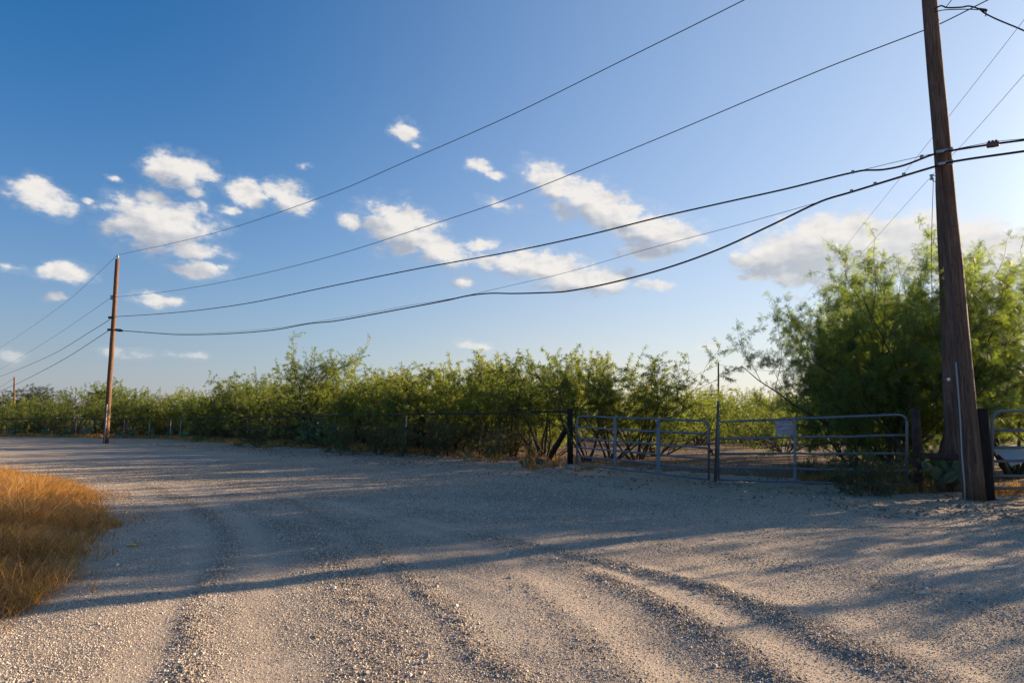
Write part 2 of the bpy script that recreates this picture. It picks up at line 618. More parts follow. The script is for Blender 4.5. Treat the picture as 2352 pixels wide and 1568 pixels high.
def spl(pts, n=6):
    P = np.array([gp(x, y)[:2] for x, y in pts])
    P = np.vstack([2 * P[0] - P[1], P, 2 * P[-1] - P[-2]])
    out = []
    for i in range(1, len(P) - 2):
        for t in np.linspace(0, 1, n, endpoint=False):
            out.append(0.5 * (2 * P[i] + (P[i + 1] - P[i - 1]) * t + (2 * P[i - 1] - 5 * P[i] + 4 * P[i + 1] - P[i + 2]) * t * t + (3 * P[i] - P[i - 1] - 3 * P[i + 1] + P[i + 2]) * t ** 3))
    out.append(P[-2])
    return np.array(out)


# windrows of loose coarse gravel (half width m, ridge height m, weight) and smooth wheel tracks
WINDROWS = [
    (spl([(2330, 1660), (2124, 1567), (1900, 1465), (1670, 1362), (1490, 1312), (1290, 1272), (1080, 1225)]), .17, .019, 1.0),
    (spl([(1990, 1680), (1810, 1567), (1660, 1480), (1531, 1390), (1360, 1312), (1222, 1266), (1050, 1220)]), .15, .019, 1.0),
    (spl([(1300, 1680), (1205, 1568), (1091, 1490), (1036, 1415), (948, 1330), (870, 1270), (770, 1205), (600, 1125), (400, 1080)]), .11, .013, .75),
    (spl([(400, 1700), (423, 1568), (436, 1460), (443, 1378), (505, 1300), (520, 1230), (455, 1165), (330, 1110)]), .11, .010, .65),
    (spl([(2700, 1530), (2352, 1420), (2100, 1350), (1850, 1300), (1600, 1262), (1400, 1235)]), .30, .010, .28),
    (spl([(860, 1640), (880, 1500), (850, 1400), (800, 1330), (740, 1270), (640, 1200)]), .26, .008, .65),
    (spl([(1500, 1640), (1420, 1520), (1330, 1420), (1230, 1340)]), .18, .008, .45),
]
TRACKS = [
    (spl([(200, 1680), (330, 1500), (390, 1400), (440, 1300), (450, 1230), (400, 1170), (280, 1112)]), .16),
    (spl([(620, 1640), (600, 1500), (590, 1400), (610, 1320), (600, 1250), (540, 1180), (420, 1115)]), .16),
    (spl([(1650, 1640), (1480, 1500), (1350, 1400), (1230, 1320), (1130, 1270), (960, 1215), (760, 1150)]), .18),
    (spl([(2020, 1640), (1820, 1500), (1640, 1400), (1500, 1345), (1330, 1295), (1150, 1245), (900, 1180)]), .16),
    (spl([(2380, 1600), (2150, 1500), (1900, 1400), (1700, 1345), (1500, 1300)]), .14),
]


def terrain(x, y):
    bank = side_dist(x, y, BANK) + fbm(x * 0.8, y * 0.8) * 0.9
    fence = side_dist(x, y, FENCE)
    gr = poly_dist(x, y, GRASS_POLY) + fbm(x * 1.3 + 40, y * 1.3) * 0.8
    near = np.clip((60 - np.hypot(x, y)) / 40, 0, 1)
    coarse = np.zeros(x.shape)
    ridge = np.zeros(x.shape)
    wob = fbm(x * 2.2, y * 2.2) * 0.12
    for pts, w, h, wt in WINDROWS:
        d = line_dist(x, y, pts) + wob
        g = np.exp(-(d / w) ** 2) * (0.65 + 0.9 * np.clip(fbm(x * 3 + 7, y * 3) + 0.35, 0, 1))
        coarse = np.maximum(coarse, wt * g)
        ridge = np.maximum(ridge, h * g * np.clip((13 - y) / 7, 0.15, 1))
    smooth = np.zeros(x.shape)
    for pts, w in TRACKS:
        d = line_dist(x, y, pts) + wob * 0.5
        smooth = np.maximum(smooth, np.exp(-(d / w) ** 2))
    coarse = np.clip(coarse - 0.5 * smooth, 0, 1)
    b01 = np.clip(bank / 0.7, 0, 1)
    z = ridge - 0.012 * smooth
    z = z + coarse * fbm(x * 11, y * 11, 3) * 0.035
    z = z + fbm(x * 0.35, y * 0.35, 3) * 0.06 * near
    z = z + fbm(x * 2.1, y * 2.1, 3) * 0.02 * near
    z = z + fbm(x * 9, y * 9, 3) * (0.012 + 0.05 * np.clip(b01 * (1 - np.clip((fence - 1) / 3, 0, 1)), 0, 1)) * near
    z = z + 0.09 * np.exp(-((bank - 1.0) / 0.8) ** 2) * (0.6 + fbm(x * 1.1, y * 1.1) * 1.6) * near
    z = z * np.clip(1 - smooth * 0.3, 0, 1)
    return z, bank, fence, gr, coarse, smooth


def axis(lo, hi, step, far, g=1.16):
    c = list(np.arange(lo, hi + 1e-6, step))
    s, x = step, hi
    up = []
    while x < far:
        s *= g
        x += s
        up.append(x)
    s, x = step, lo
    dn = []
    while x > -far:
        s *= g
        x -= s
        dn.append(x)
    return np.array(dn[::-1] + c + up)


gx = axis(-7.0, 7.5, 0.05, 3500, 1.10)
gy = axis(2.6, 13.0, 0.05, 3500, 1.10)
GX, GY = np.meshgrid(gx, gy)
GXf, GYf = GX.ravel(), GY.ravel()
GZ, G_bank, G_fence, G_grass, G_coarse, G_smooth = terrain(GXf, GYf)
nxg, nyg = len(gx), len(gy)
idx = np.arange(nxg * nyg).reshape(nyg, nxg)
quads = np.stack([idx[:-1, :-1], idx[:-1, 1:], idx[1:, 1:], idx[1:, :-1]], -1).reshape(-1, 4)


def mat_ground():
    m, T, out = new_mat('caliche_and_dirt')
    g = T.n('ShaderNodeNewGeometry')
    P = g.outputs['Position']

    def attr(nm):
        return T.n('ShaderNodeAttribute', attribute_name=nm).outputs['Fac']
    bank, fence, grass, coarse, smooth = attr('bank'), attr('fence'), attr('grass'), attr('coarse'), attr('smooth')
    n_big = T.noise(P, 0.35, 5, 0.6)
    n_mid = T.noise(P, 2.2, 6, 0.65)
    n_fine = T.noise(P, 28, 5, 0.7)
    n_grit = T.noise(P, 110, 3, 0.7)
    vor = T.n('ShaderNodeTexVoronoi')
    T.link(P, vor.inputs['Vector'])
    vor.inputs['Scale'].default_value = 46
    vor.inputs['Randomness'].default_value = 1
    vor2 = T.n('ShaderNodeTexVoronoi')
    T.link(P, vor2.inputs['Vector'])
    vor2.inputs['Scale'].default_value = 19
    # crushed caliche road
    road = T.ramp(T.math('MULTIPLY_ADD', n_fine, 0.5, T.math('MULTIPLY', n_mid, 0.5)), [(0.34, (0.31, 0.245, 0.185)), (0.5, (0.47, 0.375, 0.288)), (0.66, (0.58, 0.475, 0.372))])
    stone = T.ramp(vor.outputs['Color'], [(0.15, (0.24, 0.192, 0.148)), (0.5, (0.48, 0.39, 0.305)), (0.85, (0.72, 0.61, 0.49))])
    sm = T.smooth(vor.outputs['Distance'], 0.55, 0.25)
    road = T.mix(T.math('MULTIPLY', sm, 0.55), road, stone)
    pale = T.smooth(n_big, 0.40, 0.65, 0.0, 0.5)
    road = T.mix(pale, road, (0.58, 0.49, 0.395))
    road = T.mix(T.math('MULTIPLY', smooth, 0.55), road, (0.54, 0.43, 0.325))
    road = T.mix(T.math('MULTIPLY', coarse, 0.75), road, (0.15, 0.12, 0.095))  # greyish windrow gravel, with the shade its stones cast painted in
    road = T.mix(T.math('MULTIPLY', attr('gap_shade'), 0.62), road, (0.22, 0.172, 0.13))  # painted shade: base colour darkened for the gaps between loose stones
    # brown dirt of the bank, litter beyond the fence
    dirt = T.ramp(T.math('MULTIPLY_ADD', n_fine, 0.6, T.math('MULTIPLY', n_mid, 0.4)), [(0.33, (0.13, 0.082, 0.054)), (0.5, (0.34, 0.235, 0.155)), (0.68, (0.50, 0.37, 0.255))])
    mott = T.noise(P, 7, 8, 0.78)
    dirt = T.mix(T.smooth(mott, 0.53, 0.60, 0, 0.75), dirt, (0.055, 0.040, 0.030))
    litter = T.ramp(n_fine, [(0.3, (0.07, 0.043, 0.028)), (0.5, (0.19, 0.115, 0.07)), (0.7, (0.33, 0.22, 0.14))])
    litter = T.mix(T.smooth(mott, 0.50, 0.58, 0, 0.8), litter, (0.050, 0.034, 0.025))
    col = T.mix(T.smooth(T.math('MULTIPLY_ADD', n_mid, 1.2, bank), 0.3, 1.5), road, dirt)
    # the last 90 cm before the bank is sandier
    col = T.mix(T.math('MULTIPLY', T.smooth(T.math('MULTIPLY_ADD', n_mid, 1.5, bank), -3.2, 0.6), 0.7), col, (0.44, 0.325, 0.225))
    col = T.mix(T.smooth(T.math('MULTIPLY_ADD', n_mid, 1.6, fence), 0.4, 2.4), col, litter)
    col = T.mix(T.smooth(T.math('MULTIPLY_ADD', n_mid, 0.8, grass), 0.1, 1.0), col, (0.155, 0.105, 0.058))
    # tyre tread left in the dust
    wv = T.n('ShaderNodeTexWave', wave_type='BANDS', bands_direction='DIAGONAL')
    T.link(P, wv.inputs['Vector'])
    wv.inputs['Scale'].default_value = 11
    wv.inputs['Distortion'].default_value = 1.5
    h = T.math('MULTIPLY', T.smooth(vor.outputs['Distance'], 0.45, 0.05), T.math('MULTIPLY_ADD', coarse, 0.5, 0.22))
    h = T.math('MULTIPLY_ADD', n_fine, 0.9, h)
    h = T.math('MULTIPLY_ADD', n_grit, 0.75, h)
    h = T.math('MULTIPLY_ADD', T.smooth(vor2.outputs['Distance'], 0.6, 0.0), T.smooth(bank, -0.6, 0.8, 0.25, 1.0), h)
    h = T.math('MULTIPLY_ADD', wv.outputs['Fac'], T.math('MULTIPLY', smooth, 0.06), h)
    principled(T, out, col, 0.93, 0, 0.12, h, 1.0, 0.014)
    return m


M_GROUND = mat_ground()
G_patch = np.clip(fbm(GXf * 0.9 + 3, GYf * 0.9, 4) * 3.4 + 0.40, 0, 1)
attrs = dict(bank=np.clip(G_bank, -9, 9), fence=np.clip(G_fence, -9, 9), grass=np.clip(G_grass, -3, 3), coarse=G_coarse, smooth=G_smooth, gap_shade=np.clip(0.45 + 0.55 * G_patch, 0, 1) * (1 - 0.55 * G_smooth))
fb = G_bank[quads].mean(1)
fgr = G_grass[quads].mean(1)
is_road = (fb < 0.25) & (fgr < 0.2)
allv = np.stack([GXf, GYf, GZ], -1)


def sub_sheet(name, mask):
    q = quads[mask]
    used, inv = np.unique(q, return_inverse=True)
    me = np_mesh(name, allv[used], inv.reshape(-1, 4), 4, M_GROUND, {k: v[used] for k, v in attrs.items()}, smooth=True)
    o = link_mesh(name, me)
    tag(o, kind='structure')
    return o


tag(sub_sheet('ground', ~is_road), 'bare brown earth and leaf litter under the brush', None)
tag(sub_sheet('gravel_road', is_road), 'pale crushed gravel road curving away to the left', None)


def zat(x, y):
    return float(terrain(np.array([float(x)]), np.array([float(y)]))[0][0])


# ------------------------------------------------------------------ loose gravel: instanced stones, one object
def mat_stone():
    m, T, out = new_mat('limestone_gravel')
    oi = T.n('ShaderNodeObjectInfo')
    col = T.ramp(oi.outputs['Random'], [(0.0, (0.22, 0.178, 0.138)), (0.35, (0.46, 0.378, 0.298)), (0.75, (0.64, 0.54, 0.43)), (1.0, (0.80, 0.72, 0.61))])
    principled(T, out, col, 0.9, 0, 0.15)
    return m


M_STONE = mat_stone()


def mat_stone_dark():
    m, T, out = new_mat('grey_gravel')
    oi = T.n('ShaderNodeObjectInfo')
    col = T.ramp(oi.outputs['Random'], [(0.0, (0.13, 0.098, 0.072)), (0.5, (0.37, 0.288, 0.213)), (0.85, (0.58, 0.472, 0.36)), (1.0, (0.76, 0.66, 0.53))])
    principled(T, out, col, 0.9, 0, 0.15)
    return m


M_STONE_DARK = mat_stone_dark()


def mat_clod():
    m, T, out = new_mat('dirt_clod')
    oi = T.n('ShaderNodeObjectInfo')
    col = T.ramp(oi.outputs['Random'], [(0.0, (0.14, 0.096, 0.066)), (0.5, (0.30, 0.215, 0.15)), (0.92, (0.42, 0.325, 0.24)), (1.0, (0.62, 0.55, 0.46))])
    principled(T, out, col, 0.95, 0, 0.1)
    return m


M_CLOD = mat_clod()


def gravel_object(name, mask, dens, rmin, rmax, label, seed, power, mat=None):
    mat = mat or M_STONE
    q = quads[mask]
    used, inv = np.unique(q, return_inverse=True)
    me = np_mesh(name, allv[used], inv.reshape(-1, 4), 4, M_STONE, {'dens': dens[used]})
    o = link_mesh(name, me)
    tag(o, label, None, None, 'stuff')
    ng = bpy.data.node_groups.new(name + '_scatter', 'GeometryNodeTree')
    ng.interface.new_socket('Geometry', in_out='INPUT', socket_type='NodeSocketGeometry')
    ng.interface.new_socket('Geometry', in_out='OUTPUT', socket_type='NodeSocketGeometry')
    G = NT(ng)
    gi, go = G.n('NodeGroupInput'), G.n('NodeGroupOutput')
    dp = G.n('GeometryNodeDistributePointsOnFaces', distribute_method='RANDOM')
    G.link(gi.outputs[0], dp.inputs['Mesh'])
    na = G.n('GeometryNodeInputNamedAttribute', data_type='FLOAT')
    na.inputs['Name'].default_value = 'dens'
    G.link(na.outputs[0], dp.inputs['Density'])
    dp.inputs['Seed'].default_value = seed
    ico = G.n('GeometryNodeMeshIcoSphere')
    ico.inputs['Radius'].default_value = 1.0
    ico.inputs['Subdivisions'].default_value = 1
    sp = G.n('GeometryNodeSetPosition')
    G.link(ico.outputs[0], sp.inputs['Geometry'])
    rv = G.n('FunctionNodeRandomValue', data_type='FLOAT_VECTOR')
    rv.inputs[0].default_value = (-0.28, -0.28, -0.28)
    rv.inputs[1].default_value = (0.28, 0.28, 0.28)
    G.link(rv.outputs[0], sp.inputs['Offset'])
    sm = G.n('GeometryNodeSetMaterial')
    sm.inputs['Material'].default_value = mat
    G.link(sp.outputs[0], sm.inputs[0])
    inst = G.n('GeometryNodeInstanceOnPoints')
    G.link(dp.outputs['Points'], inst.inputs['Points'])
    G.link(sm.outputs[0], inst.inputs['Instance'])
    rr = G.n('FunctionNodeRandomValue', data_type='FLOAT_VECTOR')
    rr.inputs[1].default_value = (6.28, 6.28, 6.28)
    rr.inputs['Seed'].default_value = 3
    G.link(rr.outputs[0], inst.inputs['Rotation'])
    rs = G.n('FunctionNodeRandomValue', data_type='FLOAT')
    rs.inputs['Seed'].default_value = 11
    pw = G.math('POWER', rs.outputs[1], power)
    mr = G.n('ShaderNodeMapRange')
    G.link(pw, mr.inputs[0])
    mr.inputs[3].default_value = rmin
    mr.inputs[4].default_value = rmax
    ax = G.n('FunctionNodeRandomValue', data_type='FLOAT_VECTOR')
    ax.inputs[0].default_value = (0.75, 0.7, 0.5)
    ax.inputs[1].default_value = (1.35, 1.2, 0.9)
    ax.inputs['Seed'].default_value = 21
    vm = G.n('ShaderNodeVectorMath', operation='SCALE')
    G.link(ax.outputs[0], vm.inputs[0])
    G.link(mr.outputs[0], vm.inputs['Scale'])
    G.link(vm.outputs[0], inst.inputs['Scale'])
    G.link(inst.outputs[0], go.inputs[0])
    md = o.modifiers.new('scatter', 'NODES')
    md.node_group = ng
    return o


R2 = np.hypot(GXf, GYf)
qc = np.stack([GXf[quads].mean(1), GYf[quads].mean(1)], -1)
inview = (qc[:, 1] > 2.9) & (np.abs(qc[:, 0]) < qc[:, 1] * 0.86 + 0.4)
fade = np.clip((11.5 - GYf) / 6.0, 0, 1) ** 1.5
patch = np.clip(fbm(GXf * 0.9 + 3, GYf * 0.9, 4) * 3.4 + 0.40, 0, 1)
dens_f = (4200 + 6500 * patch * (1 - G_smooth) + 4200 * G_coarse) * fade * (1 - 0.5 * G_smooth)
dens_f = dens_f * np.clip(-G_grass / 0.3, 0.05, 1)
gravel_object('gravel', is_road & inview & (qc[:, 1] < 11.5), dens_f * (1 - 0.7 * G_coarse), 0.0023, 0.0062, 'loose pale gravel strewn over the road between the wheel tracks', 1, 2.2)
gravel_object('coarse_gravel', is_road & inview & (qc[:, 1] < 11.5) & (G_coarse[quads].mean(1) > 0.04), 7500 * G_coarse ** 1.2 * fade, 0.0032, 0.0105, 'darker coarse gravel heaped in windrows along the wheel tracks', 14, 2.0, M_STONE_DARK)
gravel_object('road_grit', is_road & inview & (qc[:, 1] > 7) & (qc[:, 1] < 26), (420 + 520 * patch) * np.clip((GYf - 7) / 4, 0, 1) * np.clip((26 - GYf) / 8, 0, 1) * (1 - 0.65 * G_smooth), 0.005, 0.0125, 'fine grey grit covering the shaded middle of the road', 23, 2.0, M_STONE_DARK)
dens_c = (0.9 + 3.0 * patch + 26 * G_coarse * np.clip((12 - GYf) / 5, 0.2, 1)) * np.clip((30 - GYf) / 15, 0, 1)
dens_c = dens_c * np.clip(-G_grass / 0.3, 0.05, 1)
gravel_object('loose_stones', (fb < 1.6) & inview & (fgr < 0.2) & (qc[:, 1] < 30), dens_c, 0.009, 0.024, 'scattered larger stones lying on the gravel road', 5, 3.0)
dens_b = np.where(G_bank > -0.2, np.where(G_fence < 1.5, 170.0, 40.0), 0.0) * np.clip((45 - GYf) / 20, 0, 1)
dens_b = dens_b * np.clip(0.45 + 5.5 * fbm(GXf * 1.1, GYf * 1.1, 3), 0.04, 2.6)
gravel_object('dirt_clods', (fb > -0.3) & inview & (qc[:, 1] < 45), dens_b, 0.008, 0.034, 'crumbled dirt clods and twigs along the bank and the clearing', 8, 2.8, M_CLOD)


# ------------------------------------------------------------------ dry grass blades
def grass_mesh(name, px, py, h, seed, m, lean=0.5, w0=0.004, zoff=0.0, tint=None):
    r = np.random.RandomState(seed)
    n = len(px)
    z0 = terrain(px, py)[0] + zoff
    az_ = r.rand(n) * 2 * np.pi
    ln = lean * (0.25 + r.rand(n))
    hh = h * (0.5 + 0.8 * r.rand(n))
    dx, dy = np.cos(az_) * ln + 0.10, np.sin(az_) * ln
    sx, sy = -np.sin(az_), np.cos(az_)
    tw = r.rand(n) * np.pi
    sx, sy = np.cos(tw), np.sin(tw)
    w = w0 * (0.6 + 0.8 * r.rand(n))
    vs = []
    for t, wf in ((0, 1.0), (0.4, 0.9), (0.75, 0.6)):
        bx = px + dx * hh * t ** 1.7
        by = py + dy * hh * t ** 1.7
        bz = z0 + hh * (t - 0.28 * ln * t * t)
        vs.append(np.stack([bx - sx * w * wf, by - sy * w * wf, bz], -1))
        vs.append(np.stack([bx + sx * w * wf, by + sy * w * wf, bz], -1))
    vs.append(np.stack([px + dx * hh, py + dy * hh, z0 + hh * (1 - 0.28 * ln)], -1))
    V = np.stack(vs, 1)                       # n,7,3
    base = (np.arange(n) * 7)[:, None]
    tris = np.concatenate([base + np.array(t)[None, :] for t in ((0, 1, 3), (0, 3, 2), (2, 3, 5), (2, 5, 4), (4, 5, 6))], 0)
    if tint is None:
        tint = 0.5 + 0.3 * r.randn(n)
    tt = np.repeat(np.clip(tint, 0, 1), 7)
    return np_mesh(name, V.reshape(-1, 3), tris, 3, m, {'tint': tt})


rg = np.random.RandomState(2)
cand = 42000
cxs = rg.uniform(-15.5, -2.5, cand)
cys = rg.uniform(4.0, 17.5, cand)
pd = poly_dist(cxs, cys, GRASS_POLY) + fbm(cxs * 1.3 + 40, cys * 1.3) * 0.8
clump = fbm(cxs * 1.6 + 9, cys * 1.6 + 4, 3)
keep = ((pd > 0.0) | ((pd > -0.35) & (rg.rand(cand) < 0.07))) & (cxs > -0.9 * cys - 0.6) & (rg.rand(cand) < np.clip(0.7 + clump * 2.6, 0.06, 1)) & (rg.rand(cand) < np.clip(14.0 / (cys + 2), 0, 1))
cxs, cys, pd, clump = cxs[keep], cys[keep], pd[keep], clump[keep]
per = 9
px = np.repeat(cxs, per) + rg.randn(len(cxs) * per) * 0.05
py = np.repeat(cys, per) + rg.randn(len(cxs) * per) * 0.05
hh = np.repeat(0.12 + 0.27 * np.clip(pd / 0.9, 0, 1) * np.clip(0.8 + clump * 2.2, 0.3, 1.3), per)
green = np.repeat(np.clip(fbm(cxs * 0.7 + 60, cys * 0.7, 3) * 2.2 - 0.12, 0, 0.8), per)
tint = 0.54 + 0.24 * rg.randn(len(px)) - green * 0.75
me = grass_mesh('dry_grass', px, py, hh, 3, M_GRASS, 1.15, 0.0030, 0, tint)
tag(link_mesh('dry_grass', me), 'patch of golden dry grass beside the gravel road', None, None, 'stuff')

# strip of short dry grass along the fence and under the gates
L01 = np.hypot(*(FENCE[1] - FENCE[0]))
n = 5200
s = rg.rand(n) ** 0.8 * 75
d0 = (FENCE[1] - FENCE[0]) / L01
d1 = (FENCE[2] - FENCE[1]) / np.hypot(*(FENCE[2] - FENCE[1]))
bx = np.where(s < L01, FENCE[0][0] + d0[0] * s, FENCE[1][0] + d1[0] * (s - L01))
by = np.where(s < L01, FENCE[0][1] + d0[1] * s, FENCE[1][1] + d1[1] * (s - L01))
off = rg.randn(n) * 0.5 + 0.35
bx, by = bx + off * d0[1], by - off * d0[0]
kp = fbm(bx * 0.5, by * 0.5, 3) + rg.randn(n) * 0.1 > np.where(s < 22, 0.10, -0.10)
bx, by, s = bx[kp], by[kp], s[kp]
per = 9
px = np.repeat(bx, per) + rg.randn(len(bx) * per) * 0.09
py = np.repeat(by, per) + rg.randn(len(bx) * per) * 0.09
me = grass_mesh('verge_grass', px, py, np.repeat(0.16 + 0.26 * rg.rand(len(bx)), per), 4, M_GRASS, 0.8, 0.010, 0, 0.48 + 0.2 * rg.randn(len(px)))
tag(link_mesh('verge_grass', me), 'thin strip of reddish dry grass at the foot of the fence', None, None, 'stuff')
tuft_c = [gp(1352, 1078), gp(1268, 1072), gp(1225, 1078), gp(2075, 1130), gp(2130, 1128), gp(1990, 1128), gp(1870, 1112), gp(2300, 1135), gp(2330, 1128), gp(1900, 1108), gp(2050, 1120), gp(1940, 1112)]
px = np.concatenate([c[0] + rg.randn(240) * 0.16 for c in tuft_c])
py = np.concatenate([c[1] + rg.randn(240) * 0.16 for c in tuft_c])
me = grass_mesh('grass_tufts', px, py, np.full(len(px), 0.24), 6, M_GRASS, 0.9, 0.004, 0, 0.40 + 0.25 * rg.randn(len(px)))
tag(link_mesh('grass_tufts', me), 'small straw coloured grass tufts at the foot of the gates', None, None, 'stuff')


# ------------------------------------------------------------------ mesquite generator
def unit(v):
    return v / (np.linalg.norm(v) + 1e-9)


def grow_branch(r, start, d, L, nseg, wander, up, grav=0.0):
    pts = [np.array(start, float)]
    d = unit(np.array(d, float))
    for i in range(nseg):
        d = unit(d + r.randn(3) * wander + np.array([0, 0, up - grav * i / nseg]))
        pts.append(pts[-1] + d * L / nseg)
    return np.array(pts)


def mesquite(seed, height=3.4, spread=1.0, stems=7, kids=7, twigs=7, leaf_per=19, leaflet=False, low=0.30, leaf_len=0.115, wood_r=0.045, wind=0.0, wisps=6, tilt=(8, 50), base_r=0.18):
    r = np.random.RandomState(seed)
    wood = MB()
    P, Dv, Sz = [], [], []

    def leaves_on(pts, n, t0=0.15, size=1.0):
        t = t0 + (1 - t0) * r.rand(n)
        x = t * (len(pts) - 1)
        i = np.minimum(x.astype(int), len(pts) - 2)
        f = (x - i)[:, None]
        pos = pts[i] * (1 - f) + pts[i + 1] * f
        tan = pts[i + 1] - pts[i]
        tan /= np.linalg.norm(tan, axis=1)[:, None] + 1e-9
        dr = tan * 0.55 + r.randn(n, 3) * 0.55 + np.array([wind, 0, -0.18])
        dr /= np.linalg.norm(dr, axis=1)[:, None] + 1e-9
        P.append(pos)
        Dv.append(dr)
        Sz.append(size * (0.7 + 0.6 * r.rand(n)))

    for k in range(stems):
        a = 2 * np.pi * (k + r.rand() * 0.8) / stems
        ti = RAD(r.uniform(*tilt))
        d = np.array([math.cos(a) * math.sin(ti) * spread, math.sin(a) * math.sin(ti) * spread, math.cos(ti)])
        L = height * r.uniform(0.78, 1.05) / (0.35 + 0.65 * math.cos(ti))
        st = np.array([math.cos(a) * base_r * r.rand(), math.sin(a) * base_r * r.rand(), -0.08])
        pts = grow_branch(r, st, d, L * 0.86, 9, 0.13, 0.05)
        rad = wood_r * r.uniform(0.6, 1.1) * np.linspace(1, 0.16, len(pts))
        wood.tube(pts, rad, 6, False)
        nk = kids + r.randint(-1, 2)
        for j in range(nk):
            t = low + (0.97 - low) * (j + r.rand()) / nk
            x = t * (len(pts) - 1)
            i = min(int(x), len(pts) - 2)
            p0 = pts[i] + (pts[i + 1] - pts[i]) * (x - i)
            tan = unit(pts[i + 1] - pts[i])
            side = unit(np.cross(tan, r.randn(3)))
            dd = unit(tan * 0.75 + side * r.uniform(0.5, 1.1) + np.array([wind * .3, 0, 0.12]))
            L1 = L * r.uniform(0.26, 0.46) * (1.15 - 0.45 * t)
            p1 = grow_branch(r, p0, dd, L1, 6, 0.15, 0.05)
            wood.tube(p1, np.linspace(rad[i] * 0.55, 0.004, len(p1)), 4, False)
            nt = twigs + r.randint(-1, 2)
            for q in range(nt):
                tq = 0.2 + 0.8 * (q + r.rand()) / nt
                xq = min(tq, 0.99) * (len(p1) - 1)
                iq = int(xq)
                p2 = p1[iq] + (p1[iq + 1] - p1[iq]) * (xq - iq)
                tan2 = unit(p1[iq + 1] - p1[iq])
                d2 = unit(tan2 * 0.6 + r.randn(3) * 0.55 + np.array([wind * .6, 0, 0.16]))
                L2 = height * r.uniform(0.09, 0.17)
                pt = grow_branch(r, p2, d2, L2, 4, 0.16, 0.0, 0.25)
                wood.tube(pt, np.linspace(0.005, 0.002, len(pt)), 3, False)
                leaves_on(pt, leaf_per)
            leaves_on(p1, leaf_per // 2, 0.4)
    for k in range(wisps):                       # long shoots standing out of the crown
        a = r.rand() * 2 * np.pi
        rr = height * 0.3 * spread * math.sqrt(r.rand())
        p0 = np.array([math.cos(a) * rr, math.sin(a) * rr, height * r.uniform(0.62, 0.82)])
        pt = grow_branch(r, p0, np.array([math.cos(a) * 0.35 + wind, math.sin(a) * 0.35, 1.0]), height * r.uniform(0.2, 0.34), 7, 0.10, 0.02)
        wood.tube(pt, np.linspace(0.009, 0.003, len(pt)), 4, False)
        leaves_on(pt, int(leaf_per * 2.2), 0.25, 1.1)
    P = np.vstack(P)
    Dv = np.vstack(Dv)
    Sz = np.concatenate(Sz)
    n = len(P)
    nrm = np.cross(Dv, r.randn(n, 3))
    nrm /= np.linalg.norm(nrm, axis=1)[:, None] + 1e-9
    sd_ = np.cross(nrm, Dv)
    tint0 = 0.5 + 0.55 * np.clip(np.array([0]) + (np.sin(P[:, 0] * 4.1 + seed) * np.sin(P[:, 1] * 3.7 + 2 * seed) * np.sin(P[:, 2] * 3.3)), -1, 1) * 0.5 + 0.16 * r.randn(n)
    V, Fc, Tn = [], [], []
    cnt = 0
    for sg in (-1, 1):
        pd_ = Dv * 0.88 + sd_ * sg * 0.45 + np.array([0, 0, -0.10])
        pd_ /= np.linalg.norm(pd_, axis=1)[:, None]
        ps = np.cross(nrm, pd_)
        ll = (leaf_len * Sz)[:, None]
        if not leaflet:
            wv = ll * 0.075
            drp = np.array([0, 0, -1.0]) * ll * 0.12
            vs = np.stack([P, P + pd_ * ll * 0.45 + ps * wv, P + pd_ * ll + drp, P + pd_ * ll * 0.45 - ps * wv], 1)
            V.append(vs.reshape(-1, 3))
            Fc.append((np.arange(n) * 4)[:, None] + np.arange(4)[None, :] + cnt)
            Tn.append(np.repeat(tint0, 4))
            cnt += n * 4
        else:
            for q in range(5):
                for s2 in (-1, 1):
                    b = P + pd_ * ll * (0.25 + 0.17 * q)
                    dl = pd_ * 0.62 + ps * s2 * 0.78
                    lw = ll * 0.40
                    tp = b + dl * lw + np.array([0, 0, -0.12]) * lw
                    b2 = b + pd_ * ll * 0.085
                    vs = np.stack([b, b2, tp], 1)
                    V.append(vs.reshape(-1, 3))
                    Fc.append((np.arange(n) * 3)[:, None] + np.arange(3)[None, :] + cnt)
                    Tn.append(np.repeat(tint0, 3))
                    cnt += n * 3
    V = np.vstack(V)
    zs = np.sort(V[:, 2])
    return dict(wood=wood, V=V, F=np.vstack(Fc), tint=np.concatenate(Tn), nper=3 if leaflet else 4, h=zs[int(len(zs) * 0.985)])


def make_proto(name, data, leafm, woodm=M_BARK):
    lm = np_mesh(name + '_crown', data['V'], data['F'], data['nper'], leafm, {'tint': data['tint']})
    w = data['wood']
    wm = bpy.data.meshes.new(name + '_trunk')
    wm.from_pydata(w.v, [], w.f)
    wm.materials.append(woodm)
    wm.polygons.foreach_set('use_smooth', [True] * len(wm.polygons))
    return dict(crown=lm, trunk=wm, h=data['h'])


def plant(name, proto, loc, scale, rz, label, cat, group=None, leafm=None, sxy=1.0):
    r = empty(name, loc, label, cat, group)
    r.rotation_euler = (0, 0, rz)
    r.scale = (scale * sxy, scale * sxy, scale)
    c = link_mesh('crown', proto['crown'], r)
    link_mesh('trunk', proto['trunk'], r)
    if leafm is not None:
        c.material_slots[0].link = 'OBJECT'
        c.material_slots[0].material = leafm
    return r


